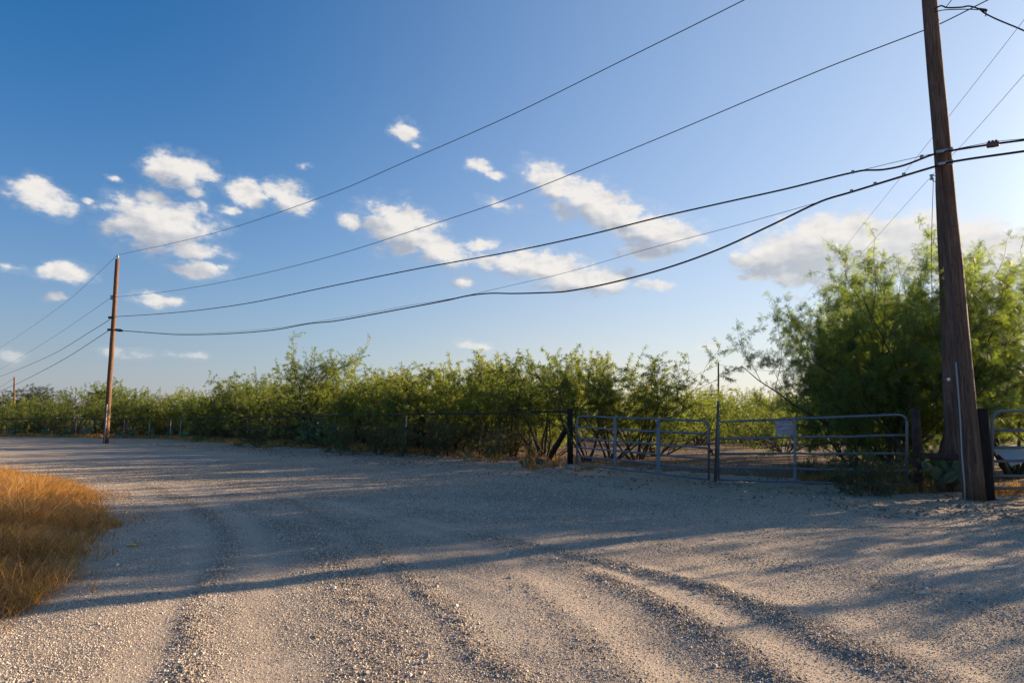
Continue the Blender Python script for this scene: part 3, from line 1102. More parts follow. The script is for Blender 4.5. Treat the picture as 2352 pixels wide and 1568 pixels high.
PB = [make_proto('mesquite_bush', mesquite(10 + i, 3.4, [1.0, 1.1, .9, 1.15, .95, 1.05][i], [7, 8, 6, 8, 7, 9][i], wisps=[7, 10, 12, 6, 9, 11][i]), M_LEAF) for i in range(6)]
PF = [make_proto('mesquite_thicket_bush', mesquite(80 + i, 3.4, [1.15, 1.25, 1.1, 1.2][i], 9, 7, 7, 15, low=0.05, tilt=(6, 68), wisps=[8, 12, 6, 10][i]), M_LEAF) for i in range(4)]
P_TALL = make_proto('tall_mesquite', mesquite(31, 5.2, 0.95, 8, 9, 9, 22, wisps=3, wood_r=0.06, low=0.3, tilt=(4, 36)), M_LEAF)
P_ROUND = make_proto('round_tree', mesquite(41, 5.0, 1.0, 7, 8, 9, 20, wisps=2, wood_r=0.09, low=0.35, leaf_len=0.16), M_LEAF_DARK)
P_HERO = [make_proto('feathery_tree', mesquite(51, 5.4, 1.0, 9, 9, 9, 16, True, 0.18, 0.135, 0.06, 0.28, 16, (6, 52), 0.35), M_LEAF_HERO),
          make_proto('feathery_bush', mesquite(57, 4.0, 1.15, 9, 8, 8, 17, True, 0.10, 0.135, 0.05, 0.28, 5, (12, 55), 0.3), M_LEAF_HERO)]
P_WEED = [make_proto('weed', mesquite(61, 0.85, 1.1, 11, 6, 5, 12, False, 0.08, 0.05, 0.008, 0, 5, (10, 62), 0.08), M_LEAF_WEED),
          make_proto('low_shrub', mesquite(66, 1.3, 1.2, 10, 6, 6, 12, False, 0.06, 0.06, 0.012, 0, 5, (10, 66), 0.12), M_LEAF_WEED)]
M_TWIG_GREY = mat_plain('grey_twig', (0.16, 0.135, 0.11), 0.9, 0, 0.3, 25)

rb = random.Random(4)


def fence_pt(x):
    """where the ray through column x meets the fence line"""
    u = (x - CX) / F / math.cos(PITCH)
    best = None
    for a, b in zip(FENCE[:-1], FENCE[1:]):
        d = b - a
        den = d[0] - u * d[1]
        t = (u * a[1] - a[0]) / den
        if -0.2 <= t <= 1.0 or best is None:
            best = a + d * t
            if t <= 1.0:
                break
    return best


FN = np.array([-(FENCE[1] - FENCE[0])[1], (FENCE[1] - FENCE[0])[0]])
FN = -FN / np.hypot(*FN)
if FN[1] < 0:
    FN = -FN
PROF_X = [-400, 0, 100, 200, 300, 370, 470, 550, 620, 680, 720, 780, 830, 900, 960, 1030, 1060, 1100, 1160, 1220, 1255, 1290, 1350, 1390, 1440, 1480, 1500, 1540, 1800, 2400]
PROF_Y = [925, 925, 918, 895, 890, 893, 905, 888, 850, 812, 800, 815, 850, 850, 850, 822, 815, 830, 850, 845, 805, 830, 830, 815, 830, 850, 880, 903, 900, 890]


def prof(x):
    return float(np.interp(x, PROF_X, PROF_Y))


def bush_at(x, off, ytop, proto, label, group='mesquite bushes along the fence', name='mesquite_bush', sxy=1.0, D=None):
    if D is None:
        p = fence_pt(x)
        u = (x - CX) / F / math.cos(PITCH)
        # move back along the ray until off metres behind the fence
        dirr = np.array([u, 1.0])
        k = off / (dirr @ FN)
        p = p + dirr * k
    else:
        p = np.array([(x - CX) / F / math.cos(PITCH) * D, D])
    h = EYE + (971 - ytop) / F * p[1]
    return plant(name, proto, (p[0], p[1], zat(*p)), h / proto['h'], rb.uniform(0, 6.28), label, 'bush' if name != 'tall_mesquite' else 'tree', group, None, sxy)


FRONT = [
    (20, 1.5, 932, 0, 'green bush at the far left end of the fence'),
    (75, 2.0, 924, 1, 'yellow green bush below the dark trees at far left'),
    (130, 1.2, 917, 2, 'bush left of the tall wispy bush behind the far fence'),
    (190, 1.4, 885, 3, 'wispy bush rising just left of the left utility pole'),
    (258, 1.6, 872, 4, 'thin wispy bush standing right behind the left utility pole'),
    (318, 1.3, 893, 5, 'bush behind the leftmost pale post of the three right of the left utility pole'),
    (372, 1.4, 893, 0, 'bush behind the middle pale post of the three right of the left utility pole'),
    (428, 1.5, 905, 1, 'bush behind the rightmost pale post right of the left utility pole'),
    (490, 1.4, 908, 2, 'low bush midway between the pale posts and the tall mesquite'),
    (548, 1.5, 888, 3, 'yellowish bush left of the tall mesquite'),
    (612, 1.6, 858, 4, 'bush leaning against the left side of the tall mesquite'),
    (805, 1.4, 855, 5, 'bush touching the right side of the tall mesquite'),
    (862, 1.2, 850, 1, 'feathery bush two bushes right of the tall mesquite'),
    (915, 1.5, 850, 2, 'bush with thin top shoots left of the middle fence post'),
    (975, 1.3, 848, 0, 'dense bush just right of the middle fence post'),
    (1045, 1.6, 818, 3, 'bright green bush with the highest top in the middle of the fence'),
    (1110, 1.2, 832, 4, 'open stemmed bush right behind the post nearest the corner'),
    (1178, 1.4, 855, 5, 'lower bush with a bare arching branch left of the corner'),
    (1245, 1.3, 812, 1, 'bush with a tall leafy spire left of the dark corner post'),
]
for (x, off, yt, pi, lab) in FRONT:
    bush_at(x, off + 0.7, yt + (14 if 780 < x < 1010 else 4), PB[pi] if x > 1000 else (PF + PB)[(pi * 7 + x) % 10], lab)
bush_at(712, 2.2, 800, P_TALL, 'tall mesquite tree standing above the brush beside a big prickly pear', None, 'tall_mesquite')
bush_at(1345, 0, 826, PB[2], 'bush behind the hinge end of the left pipe gate', D=23.2)
bush_at(1398, 0, 815, PB[0], 'tall round topped bush behind the left pipe gate', D=24.0)
bush_at(1455, 0, 838, PB[3], 'wide bush leaning right behind the middle of the left gate', D=24.6, sxy=1.1)
bush_at(1500, 0, 898, PF[1], 'low bush with branches trailing on the ground behind the left gate', D=27.5, sxy=1.25)
# the thicket behind: every bush labelled by its row and the landmark it stands next to
MARKS = [(-400, 'the far utility pole', 'left'), (33, 'the far utility pole', 'right'), (252, 'the left utility pole', 'right'), (412, 'the three pale fence posts', 'right'),
         (712, 'the tall mesquite', 'right'), (945, 'the middle fence post', 'right'), (1068, 'the post nearest the corner', 'right'),
         (1310, 'the dark corner post', 'right'), (1645, 'the thin grey gate post', 'right'), (1820, 'the faded board', 'right'), (2105, 'the rusty post', 'right'), (2240, 'the big utility pole', 'right')]
ORD = ['first', 'second', 'third', 'fourth', 'fifth', 'sixth', 'seventh', 'eighth', 'ninth', 'tenth', 'eleventh', 'twelfth', 'thirteenth', 'fourteenth', 'fifteenth', 'sixteenth', 'seventeenth', 'eighteenth', 'nineteenth', 'twentieth']
ORD += ['twenty-' + o for o in ORD[:9]] + ['thirtieth'] + ['thirty-' + o for o in ORD[:9]]
thick = []
for row, (off, step) in enumerate(((3.4, 2.4), (6.4, 3.0), (11, 4.2), (19, 6.0))):
    s = -3.0
    while s < L01 + 60:
        q = FENCE[0] + d0 * s if s < L01 else FENCE[1] + d1 * (s - L01)
        p = q + FN * (off + rb.uniform(-0.8, 0.8)) + d0 * rb.uniform(-0.8, 0.8)
        s += step * rb.uniform(0.8, 1.25) * (1 + max(0, s - 20) / 60)
        X = CX + F * math.cos(PITCH) * p[0] / p[1]
        if X < -50 or X > 1330:
            continue
        h = EYE + (971 - (max(prof(X), 866) + rb.uniform(-6, 48))) / F * p[1]
        thick.append((['second', 'third', 'fourth', 'back'][row] + ' thicket row behind the fence', X, p, min(max(h, 2.5), 4.8), 1.0))
for row, (D, y0) in enumerate(((46, 905), (55, 902), (68, 898))):
    x = 1360 + rb.uniform(0, 30)
    while x < 2420:
        Xw = (x - CX) / F / math.cos(PITCH) * D
        h = EYE + (971 - (y0 + rb.uniform(-4, 10))) / F * D
        thick.append((['nearest', 'middle', 'farthest'][row] + ' row across the clearing', x, np.array([Xw, D + rb.uniform(-2, 2)]), h, 1.15))
        x += F / D * rb.uniform(2.3, 3.6)
cntr = {}
nb = 0
for rown, X, p, h, sxy in sorted(thick, key=lambda t: t[1]):
    mk = [m_ for m_ in MARKS if m_[0] <= X][-1]
    key = (rown, mk[1], mk[2])
    n_ = cntr.get(key, 0)
    cntr[key] = n_ + 1
    pr = rb.choice(PF + PB[:2] if 'clearing' not in rown else PF)
    plant('mesquite_bush', pr, (p[0], p[1], zat(*p)), h / pr['h'], rb.uniform(0, 6.28), f'{ORD[n_]} bush {mk[2]} of {mk[1]}, {rown}', 'bush', rown, None, sxy)
    nb += 1
for (x, D, yt, pi, lab) in ((1720, 36, 905, 0, 'bush at the back of the clearing left of the feathery tree'), (1790, 30, 900, 3, 'dark bush behind the left edge of the big feathery tree'),
                            (1590, 40, 908, 4, 'bush at the back of the clearing behind the gate latch')):
    bush_at(x, 0, yt, PF[pi % 4], lab, 'bushes at the edge of the clearing', D=D)
# low undergrowth filling the shade behind the fence
UNDER = []
s = -2.0
while s < L01 + 45:
    q = FENCE[0] + d0 * s if s < L01 else FENCE[1] + d1 * (s - L01)
    p = q + FN * rb.uniform(1.3, 3.8)
    X = CX + F * math.cos(PITCH) * p[0] / p[1]
    s += rb.uniform(0.7, 1.3) * (1.7 if s < 9 else 1.0) * (1 + max(0, s - 25) / 60)
    if -30 < X < 1290:
        UNDER.append((X, p))
cntr = {}
for X, p in sorted(UNDER, key=lambda t: t[0]):
    mk = [m_ for m_ in MARKS if m_[0] <= X][-1]
    n_ = cntr.get(mk[1:], 0)
    cntr[mk[1:]] = n_ + 1
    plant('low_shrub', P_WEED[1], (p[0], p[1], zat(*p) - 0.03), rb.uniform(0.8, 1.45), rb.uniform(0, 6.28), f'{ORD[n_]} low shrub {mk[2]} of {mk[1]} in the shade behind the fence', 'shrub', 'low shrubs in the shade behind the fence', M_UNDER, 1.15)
# dark trees far left
for (x, D, yt, lab, sx) in ((28, 150, 893, 'dark leafy tree on the skyline left of the far pole', 1.3), (78, 140, 892, 'dark leafy tree on the skyline right of the far pole', 1.3), (502, 150, 908, 'small dark treetop on the skyline behind the low bushes', 1.2)):
    bush_at(x, 0, yt, P_ROUND, lab, 'dark trees on the skyline', 'dark_tree', sx, D)

# the big feathery mesquite at right and its neighbours
def hero(x, D, ytop, pi, rz, label, group=None, sxy=1.0):
    X = (x - CX) / F / math.cos(PITCH) * D
    h = EYE + (971 - ytop) / F * D
    return plant('feathery_mesquite', P_HERO[pi], (X, D, zat(X, D)), h / P_HERO[pi]['h'], rz, label, 'tree', group, None, sxy)


hero(2120, 16.0, 590, 0, 0.4, 'big feathery mesquite tree behind the rusty post', None, 1.0)
hero(2020, 17.0, 760, 1, 5.6, 'lower feathery mesquite spreading left over the right gate', None, 0.8)
hero(2300, 16.6, 590, 0, 3.6, 'sunlit feathery mesquite right of the big utility pole', None, 0.9)
hero(2015, 21.0, 800, 1, 4.4, 'feathery bush hanging over the clearing behind the faded board', None, 0.72)
hero(2035, 18.5, 622, 0, 5.0, 'tall feathery mesquite forming the left shoulder of the big tree', None, 0.8)
hero(1945, 20.5, 700, 0, 1.7, 'feathery mesquite behind the left shoulder of the big tree', None, 0.75)
hero(1985, 23.0, 770, 1, 3.1, 'leftmost feathery mesquite at the edge of the clearing behind the right gate', None, 0.6)
hero(2655, 11.4, 835, 1, 5.2, 'low feathery bush just beyond the right edge of the third gate', None, 0.62)
hero(2870, 9.4, 800, 1, 2.2, 'nearest feathery bush beyond the right edge of the picture', None, 0.8)
hero(1992, 25.0, 682, 0, 2.6, 'tall feathery mesquite hidden deep behind the left shoulder of the big tree', None, 0.66)
hero(1958, 28.5, 715, 0, 4.9, 'tall feathery mesquite farthest back behind the big tree', None, 0.66)
hero(2480, 22.0, 700, 1, 0.2, 'feathery bush behind the mesquites at right', None, 1.0)


# ------------------------------------------------------------------ weeds and low shrubs
def weed(x, y, h, pi, label, group='weeds on the bank', sxy=1.0):
    p = gp(x, y)
    return plant('weedy_shrub', P_WEED[pi], (p[0], p[1], zat(p[0], p[1]) - 0.02), h / P_WEED[pi]['h'], rb.uniform(0, 6), label, 'shrub', group, None, sxy)


weed(1990, 1137, 0.82, 0, 'dense dark green weedy shrub in front of the right end of the middle gate', sxy=1.05)
weed(2060, 1124, 0.50, 0, 'small browning weed between the dense shrub and the rusty post')
weed(1862, 1106, 0.55, 0, 'thin yellow green weed growing through the middle gate by its upright', sxy=0.7)
weed(1930, 1112, 0.50, 0, 'sparse weed behind the middle gate left of the dense shrub')
weed(2140, 1116, 0.60, 0, 'weed at the foot of the rusty post among cactus pads')
weed(1130, 1060, 1.15, 1, 'low dark shrub left of the pipe brace under the fence', sxy=0.9)
weed(1010, 1050, 1.5, 1, 'broad low shrub under the fence right of the middle post', sxy=1.0)
weed(870, 1044, 1.6, 1, 'broad dark shrub under the fence right of the tall mesquite', sxy=1.1)
weed(930, 1047, 1.3, 1, 'dark shrub under the fence below the middle of the brush')
weed(1215, 1074, 0.35, 0, 'tiny grey weed at the foot of the pipe brace')
weed(590, 1026, 1.6, 1, 'low shrub under the fence left of the tall mesquite')
weed(790, 1038, 1.5, 1, 'low shrub at the foot of the tall mesquite')
weed(470, 1012, 1.5, 1, 'low shrub under the fence right of the pale posts')


# ------------------------------------------------------------------ prickly pears
def pad_geom(mb, base, dirv, nrm, L, Wd, Th):
    """flattened egg shaped pad growing from base along dirv"""
    dirv, nrm = unit(dirv), unit(nrm - dirv * np.dot(nrm, dirv))
    sdv = np.cross(dirv, nrm)
    rows, cols = 6, 9
    vs, fs = [np.array(base)], []
    for i in range(1, rows):
        t = i / rows
        prof_w = math.sin(math.pi * t ** 0.8) ** 0.75
        for j in range(cols):
            a = 2 * math.pi * j / cols
            vs.append(base + dirv * L * (0.5 - 0.5 * math.cos(math.pi * t)) + sdv * math.cos(a) * Wd / 2 * prof_w + nrm * math.sin(a) * Th / 2 * prof_w)
    vs.append(base + dirv * L)
    for j in range(cols):
        fs.append((0, 1 + (j + 1) % cols, 1 + j))
    for i in range(rows - 2):
        for j in range(cols):
            k = (j + 1) % cols
            fs.append((1 + i * cols + j, 1 + i * cols + k, 1 + (i + 1) * cols + k, 1 + (i + 1) * cols + j))
    e = len(vs) - 1
    for j in range(cols):
        fs.append((e, 1 + (rows - 2) * cols + j, 1 + (rows - 2) * cols + (j + 1) % cols))
    mb.add(vs, fs)
    return base + dirv * L * 0.96, dirv, nrm


def cactus(name, loc, seed, size, stems, depth, label, group, as_parts, facing=None):
    r = np.random.RandomState(seed)
    root = None
    if as_parts:
        root = empty(name, loc, label, 'cactus', group)
    one = MB()

    def rec(base, d, lvl, sz):
        mb = MB() if as_parts else one
        nr = r.randn(3) * [1, 1, 0.15]
        if facing is not None and r.rand() < 0.7:
            nr = np.array(facing) + r.randn(3) * 0.35
        tip, dd, nn = pad_geom(mb, base, d, nr, sz, sz * r.uniform(0.62, 0.8), sz * 0.13)
        if as_parts:
            mb.build('pad', M_CACTUS if lvl > 0 else M_CACTUS_OLD, root)
        if lvl < depth:
            for k in range(r.randint(1, 4)):
                sdv = np.cross(dd, nn)
                s_ = r.uniform(-0.9, 0.9)
                b = base + dd * sz * (0.94 - 0.28 * abs(s_)) + sdv * s_ * sz * 0.30
                rec(b, unit(dd * 0.6 + sdv * s_ * 0.8 + r.randn(3) * 0.25 + [0, 0, 0.35]), lvl + 1, sz * r.uniform(0.78, 1.02))
    for k in range(stems):
        a = r.rand() * 6.28
        b = np.array([math.cos(a), math.sin(a), 0]) * r.uniform(0, size * 0.9 * math.sqrt(stems) * 0.5) + [0, 0, -0.02]
        rec(b, unit(np.array([r.randn() * 0.3, r.randn() * 0.3, 1.0])), 0, size * r.uniform(0.8, 1.15))
    if as_parts:
        return root
    o = one.build(name, M_CACTUS)
    o.location = loc
    return tag(o, label, 'cactus', group)


pg = 'prickly pear cacti along the fence'
p = gp(2172, 1128)
cactus('prickly_pear', (p[0], p[1], 0), 3, 0.32, 4, 2, 'prickly pear with broad green pads beside the big utility pole', pg, True, (-0.2, -1, 0.1))
p = gp(2318, 1092)
cactus('prickly_pear', (p[0], p[1], 0), 12, 0.27, 5, 2, 'prickly pear with dark pads behind the right gate', pg, True, (-0.1, -1, 0.1))
q = fence_pt(702) + FN * 0.9
cactus('prickly_pear', (q[0], q[1], 0), 21, 0.46, 5, 4, 'tall prickly pear rising over the fence rail beside the tall mesquite', pg, True, (0.2, -1, 0.1))
p = gp(1240, 1066)
cactus('prickly_pear', (p[0], p[1], 0), 33, 0.26, 2, 0, 'single round green cactus pad left of the pipe brace', pg, True, (0, -1, 0))
labs = ['prickly pear left of the left utility pole, farthest left', 'prickly pear under the fence, second from the far left', 'prickly pear with pale rimmed pads left of the left utility pole', 'prickly pear directly left of the left utility pole foot', 'prickly pear directly right of the left utility pole foot', 'prickly pear at the leftmost pale fence post', 'prickly pear between the left and middle pale fence posts', 'prickly pear between the middle and right pale fence posts', 'low prickly pear right of the pale fence posts']
for i, x in enumerate((40, 112, 170, 212, 275, 320, 350, 385, 440)):
    q = fence_pt(x) + FN * rb.uniform(-0.1, 0.6)
    cactus('prickly_pear', (q[0], q[1], 0), 40 + i, 0.34, 5, 2 if i != 3 else 3, labs[i], pg, False, (0.1, -1, 0.1))


# ------------------------------------------------------------------ fence
def fpos(s, z=0.0, off=0.0):
    q = FENCE[0] + d0 * s if s < L01 else FENCE[1] + d1 * (s - L01)
    return np.array([q[0] - FN[0] * off, q[1] - FN[1] * off, z])


corner = np.array([*FENCE[0], 0.0])
fence = empty('wire_fence', tuple(corner), 'long rusty pipe and wire fence running along the brush to the far left', 'fence')
FO = corner
RAILZ = 1.72
ss = np.linspace(0.05, L01 + 60, 60)
rr_ = np.random.RandomState(9)
railpts = [fpos(s, RAILZ + 0.02 * math.sin(s * 0.9) + 0.012 * rr_.randn()) for s in ss]
MB(FO).tube(railpts, 0.036, 8).build('top_rail', M_DARKPIPE, fence)
spos = 3.6
pk = 0
while spos < L01 + 55:
    X = CX + F * math.cos(PITCH) * fpos(spos)[0] / fpos(spos)[1]
    pale = any(abs(X - t) < 22 for t in (318, 364, 412, 181, 1068, 945))
    b = MB(FO)
    ln = rr_.randn() * 0.03
    b.tube([fpos(spos, -0.2), fpos(spos, 0.8) + [ln * .5, 0, 0], fpos(spos, RAILZ - 0.03) + [ln, 0, 0]], 0.026 if not pale else 0.030, 6)
    b.build('fence_post', M_TPOST if pale else M_DARKPIPE, fence)
    spos += 2.9 + rr_.rand() * 0.6
for z in (0.25, 0.6, 0.95, 1.3):
    MB(FO).tube([fpos(s, z + 0.02 * rr_.randn(), 0.03) for s in ss], 0.0028, 3).build('fence_wire', M_WIRE, fence)
cp = MB(FO)
tcor = at(1309, 940, FENCE[0][1])
cp.tube([corner + [0, 0, -0.3], corner + [0, 0, 0.9], [corner[0] + .01, corner[1], tcor[2] + 0.02]], [0.100, 0.097, 0.094], 12)
cp.build('corner_post', M_TIE, fence)
bt = fpos(0.15, 1.12, 0.02)
bb = fpos(1.25, -0.10, 0.10)
bb2 = gp(1258, 1058)
MB(FO).tube([bt, [bb2[0], bb2[1], -0.05]], 0.075, 10).build('brace', M_TIE, fence)


# ------------------------------------------------------------------ gates
def gate(name, label, xl, xr, Dl, Dr, ysl, ysr, stays, round_l, round_r, mat, group='pipe gates', r0=0.026, extra_bottom=0):
    A = at(xl, ysl[0], Dl)
    org = np.array([A[0], A[1], 0])
    root = empty(name, tuple(org), label, 'gate', group)
    n = len(ysl)
    lft = [at(xl, y, Dl) for y in ysl]
    rgt = [at(xr, y, Dr) for y in ysr]
    bend = 0.16

    def pt(i, t):
        return lft[i] * (1 - t) + rgt[i] * t
    L = np.linalg.norm(rgt[0] - lft[0])
    fr = []
    tb = bend / L
    bl, br = lft[-1].copy(), rgt[-1].copy()
    fr.append(bl + [0, 0, -extra_bottom])
    if round_l:
        d = unit(lft[0] - lft[-1])
        fr.append(lft[0] - d * bend)
        for a in (30, 60):
            ca, sa = math.cos(RAD(a)), math.sin(RAD(a))
            fr.append(lft[0] - d * bend * (1 - sa) + unit(rgt[0] - lft[0]) * bend * (1 - ca))
        fr.append(pt(0, tb))
    else:
        fr.append(lft[0])
    nm = 9
    for t in np.linspace(tb, 1 - tb, nm)[1:-1]:
        fr.append(pt(0, t) + [0, 0, 0.004 * rr_.randn()])
    if round_r:
        fr.append(pt(0, 1 - tb))
        d = unit(rgt[0] - rgt[-1])
        for a in (30, 60):
            ca, sa = math.cos(RAD(a)), math.sin(RAD(a))
            fr.append(rgt[0] - unit(rgt[0] - lft[0]) * bend * (1 - sa) - d * bend * (1 - ca))
        fr.append(rgt[0] - d * bend)
    else:
        fr.append(rgt[0])
    fr.append(br + [0, 0, -extra_bottom])
    MB(org).tube(fr, r0, 10).build('gate_frame', mat, root)
    for i in range(1, n):
        pts = [pt(i, t) + [0, 0, 0.006 * rr_.randn() if 0 < t < 1 else 0] for t in np.linspace(0, 1, 8)]
        MB(org).tube(pts, r0 * 0.86, 8).build('gate_rail', mat, root)
    dirx = unit((rgt[0] - lft[0]) * [1, 1, 0])
    nrmx = np.array([dirx[1], -dirx[0], 0])
    for (t, w, thick) in stays:
        top, bot = pt(0, t), pt(n - 1, t)
        zz = np.linspace(0, 1, 2)
        b = MB(org)
        hw = dirx * w / 2
        o1 = nrmx * (r0 * 0.9 + 0.004)
        o2 = o1 + nrmx * thick
        vs = [top - hw + o1, top + hw + o1, bot + hw + o1, bot - hw + o1, top - hw + o2, top + hw + o2, bot + hw + o2, bot - hw + o2]
        b.add(vs, [(0, 1, 2, 3), (7, 6, 5, 4), (0, 4, 5, 1), (1, 5, 6, 2), (2, 6, 7, 3), (3, 7, 4, 0)])
        b.build('gate_upright', mat, root, smooth=False)
    return root, lft, rgt, org


g1, l1, r1, o1 = gate('pipe_gate', 'grey six rail pipe gate between the dark corner post and the latch', 1325, 1628, 17.6, 15.0,
                      (955, 981, 1006, 1027, 1047, 1066), (966, 996.5, 1028.7, 1053.8, 1077, 1101), [(0.33, 0.085, 0.012), (0.66, 0.105, 0.012)], True, True, M_GATE)
for k, zz in enumerate((0.35, 1.1)):
    b = MB(o1)
    p0 = l1[0] * [1, 1, 0] + [0, 0, zz]
    q0 = corner + [0.08, -0.02, zz]
    b.tube([p0, (p0 + q0) / 2, q0], 0.016, 6)
    b.build('hinge', M_DARKPIPE, g1)
# latch chain and lock hang from the left gate
b = MB(o1)
pc0 = at(1626, 1019, 14.96)
pc1 = at(1637, 1043, 14.90)
for i in range(8):
    t = i / 7
    c = pc0 * (1 - t) + pc1 * t + np.array([0, -0.04, -0.05 * math.sin(t * math.pi)])
    ang = np.linspace(0, 2 * np.pi, 9)
    ax = np.array([1, 0, 0]) if i % 2 else np.array([0, 1, 0])
    ring = [c + (ax * math.cos(a) * 0.020 + np.array([0, 0, 1]) * math.sin(a) * 0.028) for a in ang]
    b.tube(ring, 0.006, 5, False)
b.build('latch_chain', M_RUST, g1)
b = MB(o1)
b.box(at(1632, 1036, 14.9) + [0, -0.06, 0], (0.06, 0.03, 0.075))
b.build('padlock', M_DARKPIPE, g1)

g2, l2, r2, o2 = gate('pipe_gate', 'long grey five rail pipe gate with a faded board hung on its top rail', 1650, 2083, 14.95, 13.1,
                      (968.5, 1007, 1041, 1074, 1101), (951, 999, 1041, 1080, 1114), [(0.44, 0.055, 0.04)], False, True, M_GATE)
g3, l3, r3, o3 = gate('pipe_gate', 'grey six rail pipe gate at the right edge beside the black timber post', 2279, 3000, 11.9, 12.3,
                      (944, 988.5, 1027.5, 1059, 1092, 1121), (941, 985, 1024, 1056, 1089, 1118), [(0.35, 0.07, 0.012), (0.7, 0.07, 0.012)], True, True, M_GATE, r0=0.030)
# gate meeting post
tp, bp = at(1650, 921, 14.95), gp(1641, 1107.5)
b = MB(bp)
b.tube([[bp[0], bp[1], -0.25], (tp + bp) / 2 + [0.004, 0, 0], tp], [0.038, 0.034, 0.026], 8)
gpst = b.build('gate_post', M_GREYPOST)
tag(gpst, 'thin weathered grey post standing taller than the gates where they meet', 'post')
# board on the middle gate
tl, br_ = at(1784, 966, 14.35), at(1820, 998, 14.2)
sgd = unit((r2[0] - l2[0]) * [1, 1, 0])
cpt = (tl + br_) / 2 + np.array([sgd[1], -sgd[0], 0]) * 0.05
sgn = empty('faded_board', tuple(cpt), 'small faded blank board hanging on the middle gate', 'sign')
ang = math.atan2(sgd[1], sgd[0])
b = MB()
gridn = 6
vs, fs = [], []
for j in range(gridn + 1):
    for i in range(gridn + 1):
        x_, z_ = (i / gridn - 0.5) * 0.345, (j / gridn - 0.5) * 0.305
        vs.append((x_, -0.006 + 0.012 * math.sin(i * 1.3) * math.sin(j * 0.9), z_ + 0.006 * math.sin(i * 2.0)))
for j in range(gridn):
    for i in range(gridn):
        a_ = j * (gridn + 1) + i
        fs.append((a_, a_ + 1, a_ + gridn + 2, a_ + gridn + 1))
nv = len(vs)
vs2 = vs + [(x_, y_ + 0.008, z_) for x_, y_, z_ in vs]
fs2 = fs + [tuple(i + nv for i in reversed(f)) for f in fs]
b.add(vs2, fs2)
bo = b.build('board', M_SIGN, sgn)
sgn.rotation_euler = (RAD(2), RAD(-2), ang)
for sx_ in (-0.14, 0.14):
    b = MB()
    b.tube([(sx_, 0, 0.13), (sx_, -0.02, 0.17), (sx_, 0.03, 0.20), (sx_, 0.07, 0.17)], 0.004, 5)
    b.build('hanging_wire', M_WIRE, sgn)

# rusty pipe post with its horizontal pipe
pb = at(2108, 1112, 13.3) * [1, 1, 0]
pt_ = at(2103, 939, 13.3)
rp = empty('rusty_pipe_brace', tuple(pb), 'rusty pipe post with a thick horizontal pipe running to the big utility pole', 'post')
MB(pb).tube([pb + [0, 0, -0.3], pt_], 0.082, 12).build('post', M_RUST, rp)
e2 = at(2262, 1052, 12.2)
MB(pb).tube([at(2112, 1046, 13.3), e2], 0.068, 10).build('cross_pipe', M_RUST, rp)
# black timber post
tb_, bb_ = at(2250, 937, 11.75), gp(2268, 1147)
b = MB(bb_)
dtp = tb_ - bb_
rot = Vector((0, 0, 1)).rotation_difference(Vector(dtp)).to_matrix()
b.box((bb_ + tb_) / 2 - dtp * 0.06, (0.18, 0.17, np.linalg.norm(dtp) * 1.12), rot)
tie = b.build('timber_post', M_TIE, None, smooth=False)
tag(tie, 'black tarred timber post right behind the big utility pole', 'post')
bv = tie.modifiers.new('bevel', 'BEVEL')
bv.width = 0.015
bv.segments = 2
# pale sheet among the cactus
b = MB()
vs, fs = [], []
for j in range(7):
    for i in range(9):
        x_, y_ = i / 8 * 1.5, j / 6 * 0.7
        vs.append((x_, y_, 0.42 + 0.10 * math.sin(x_ * 1.7) + 0.12 * math.sin(y_ * 3 + x_) + 0.35 * y_))
for j in range(6):
    for i in range(8):
        a_ = j * 9 + i
        fs.append((a_, a_ + 1, a_ + 10, a_ + 9))
nv = len(vs)
b.add(vs + [(x_, y_, z_ - 0.012) for x_, y_, z_ in vs], fs + [tuple(i + nv for i in reversed(f)) for f in fs])
so = b.build('pale_sheet', M_SHEET)
psh = at(2318, 1010, 14.6)
so.location = (psh[0], psh[1], 0.0)
tag(so, 'crumpled pale sheet lying behind the right gate among cactus pads', 'sheet')


# ------------------------------------------------------------------ utility poles
def pole(name, base, top, r0, r1, m, label, group='utility poles', sides=20):
    root = empty(name, tuple(base), label, 'utility pole', group)
    b = MB(base)
    ts = np.linspace(-0.03, 1, 14)
    rr2 = np.random.RandomState(int(abs(base[0]) * 10) + 1)
    pts = [base + (top - base) * t + np.array([rr2.randn() * 0.006, rr2.randn() * 0.006, 0]) for t in ts]
    b.tube(pts, np.linspace(r0, r1, len(ts)), sides)
    b.build('shaft', m, root)
    return root


RB = gp(2237, 1148)
RT0 = at(2134, 0, RB[1] + 0.05)
RT = RB + (RT0 - RB) * 1.22
rpole = pole('utility_pole', RB, RT, 0.178, 0.118, M_POLE, 'big brown wooden utility pole leaning left at the right side of the road')


def on_right(x, y, dy=0.0):
    return at(x, y, RB[1] + dy)


# pale conduit running down its left front
b = MB(RB)
cd = [(2195.5, 832), (2201, 900), (2206, 970), (2209, 1040), (2215, 1110), (2216, 1147)]
b.tube([on_right(x, y, -0.155) for x, y in cd], 0.012, 8)
b.build('conduit', M_WHITEPVC, rpole)
b = MB(RB)
tgp = on_right(2178, 871, -0.165)
b.tube([tgp, tgp + [0, -0.012, 0]], 0.030, 10)
b.build('tag', M_TAG, rpole)
for (x, y, w_) in ((2170, 346, 0.30), (2172, 374, 0.26)):
    b = MB(RB)
    c = on_right(x, y, -0.17)
    b.box(c, (w_, 0.05, 0.055), Matrix.Rotation(RAD(-10), 3, 'Y'))
    b.box(c + [w_ * 0.3, -0.04, 0.0], (0.03, 0.05, 0.09))
    b.build('cable_clamp', M_GALV, rpole)
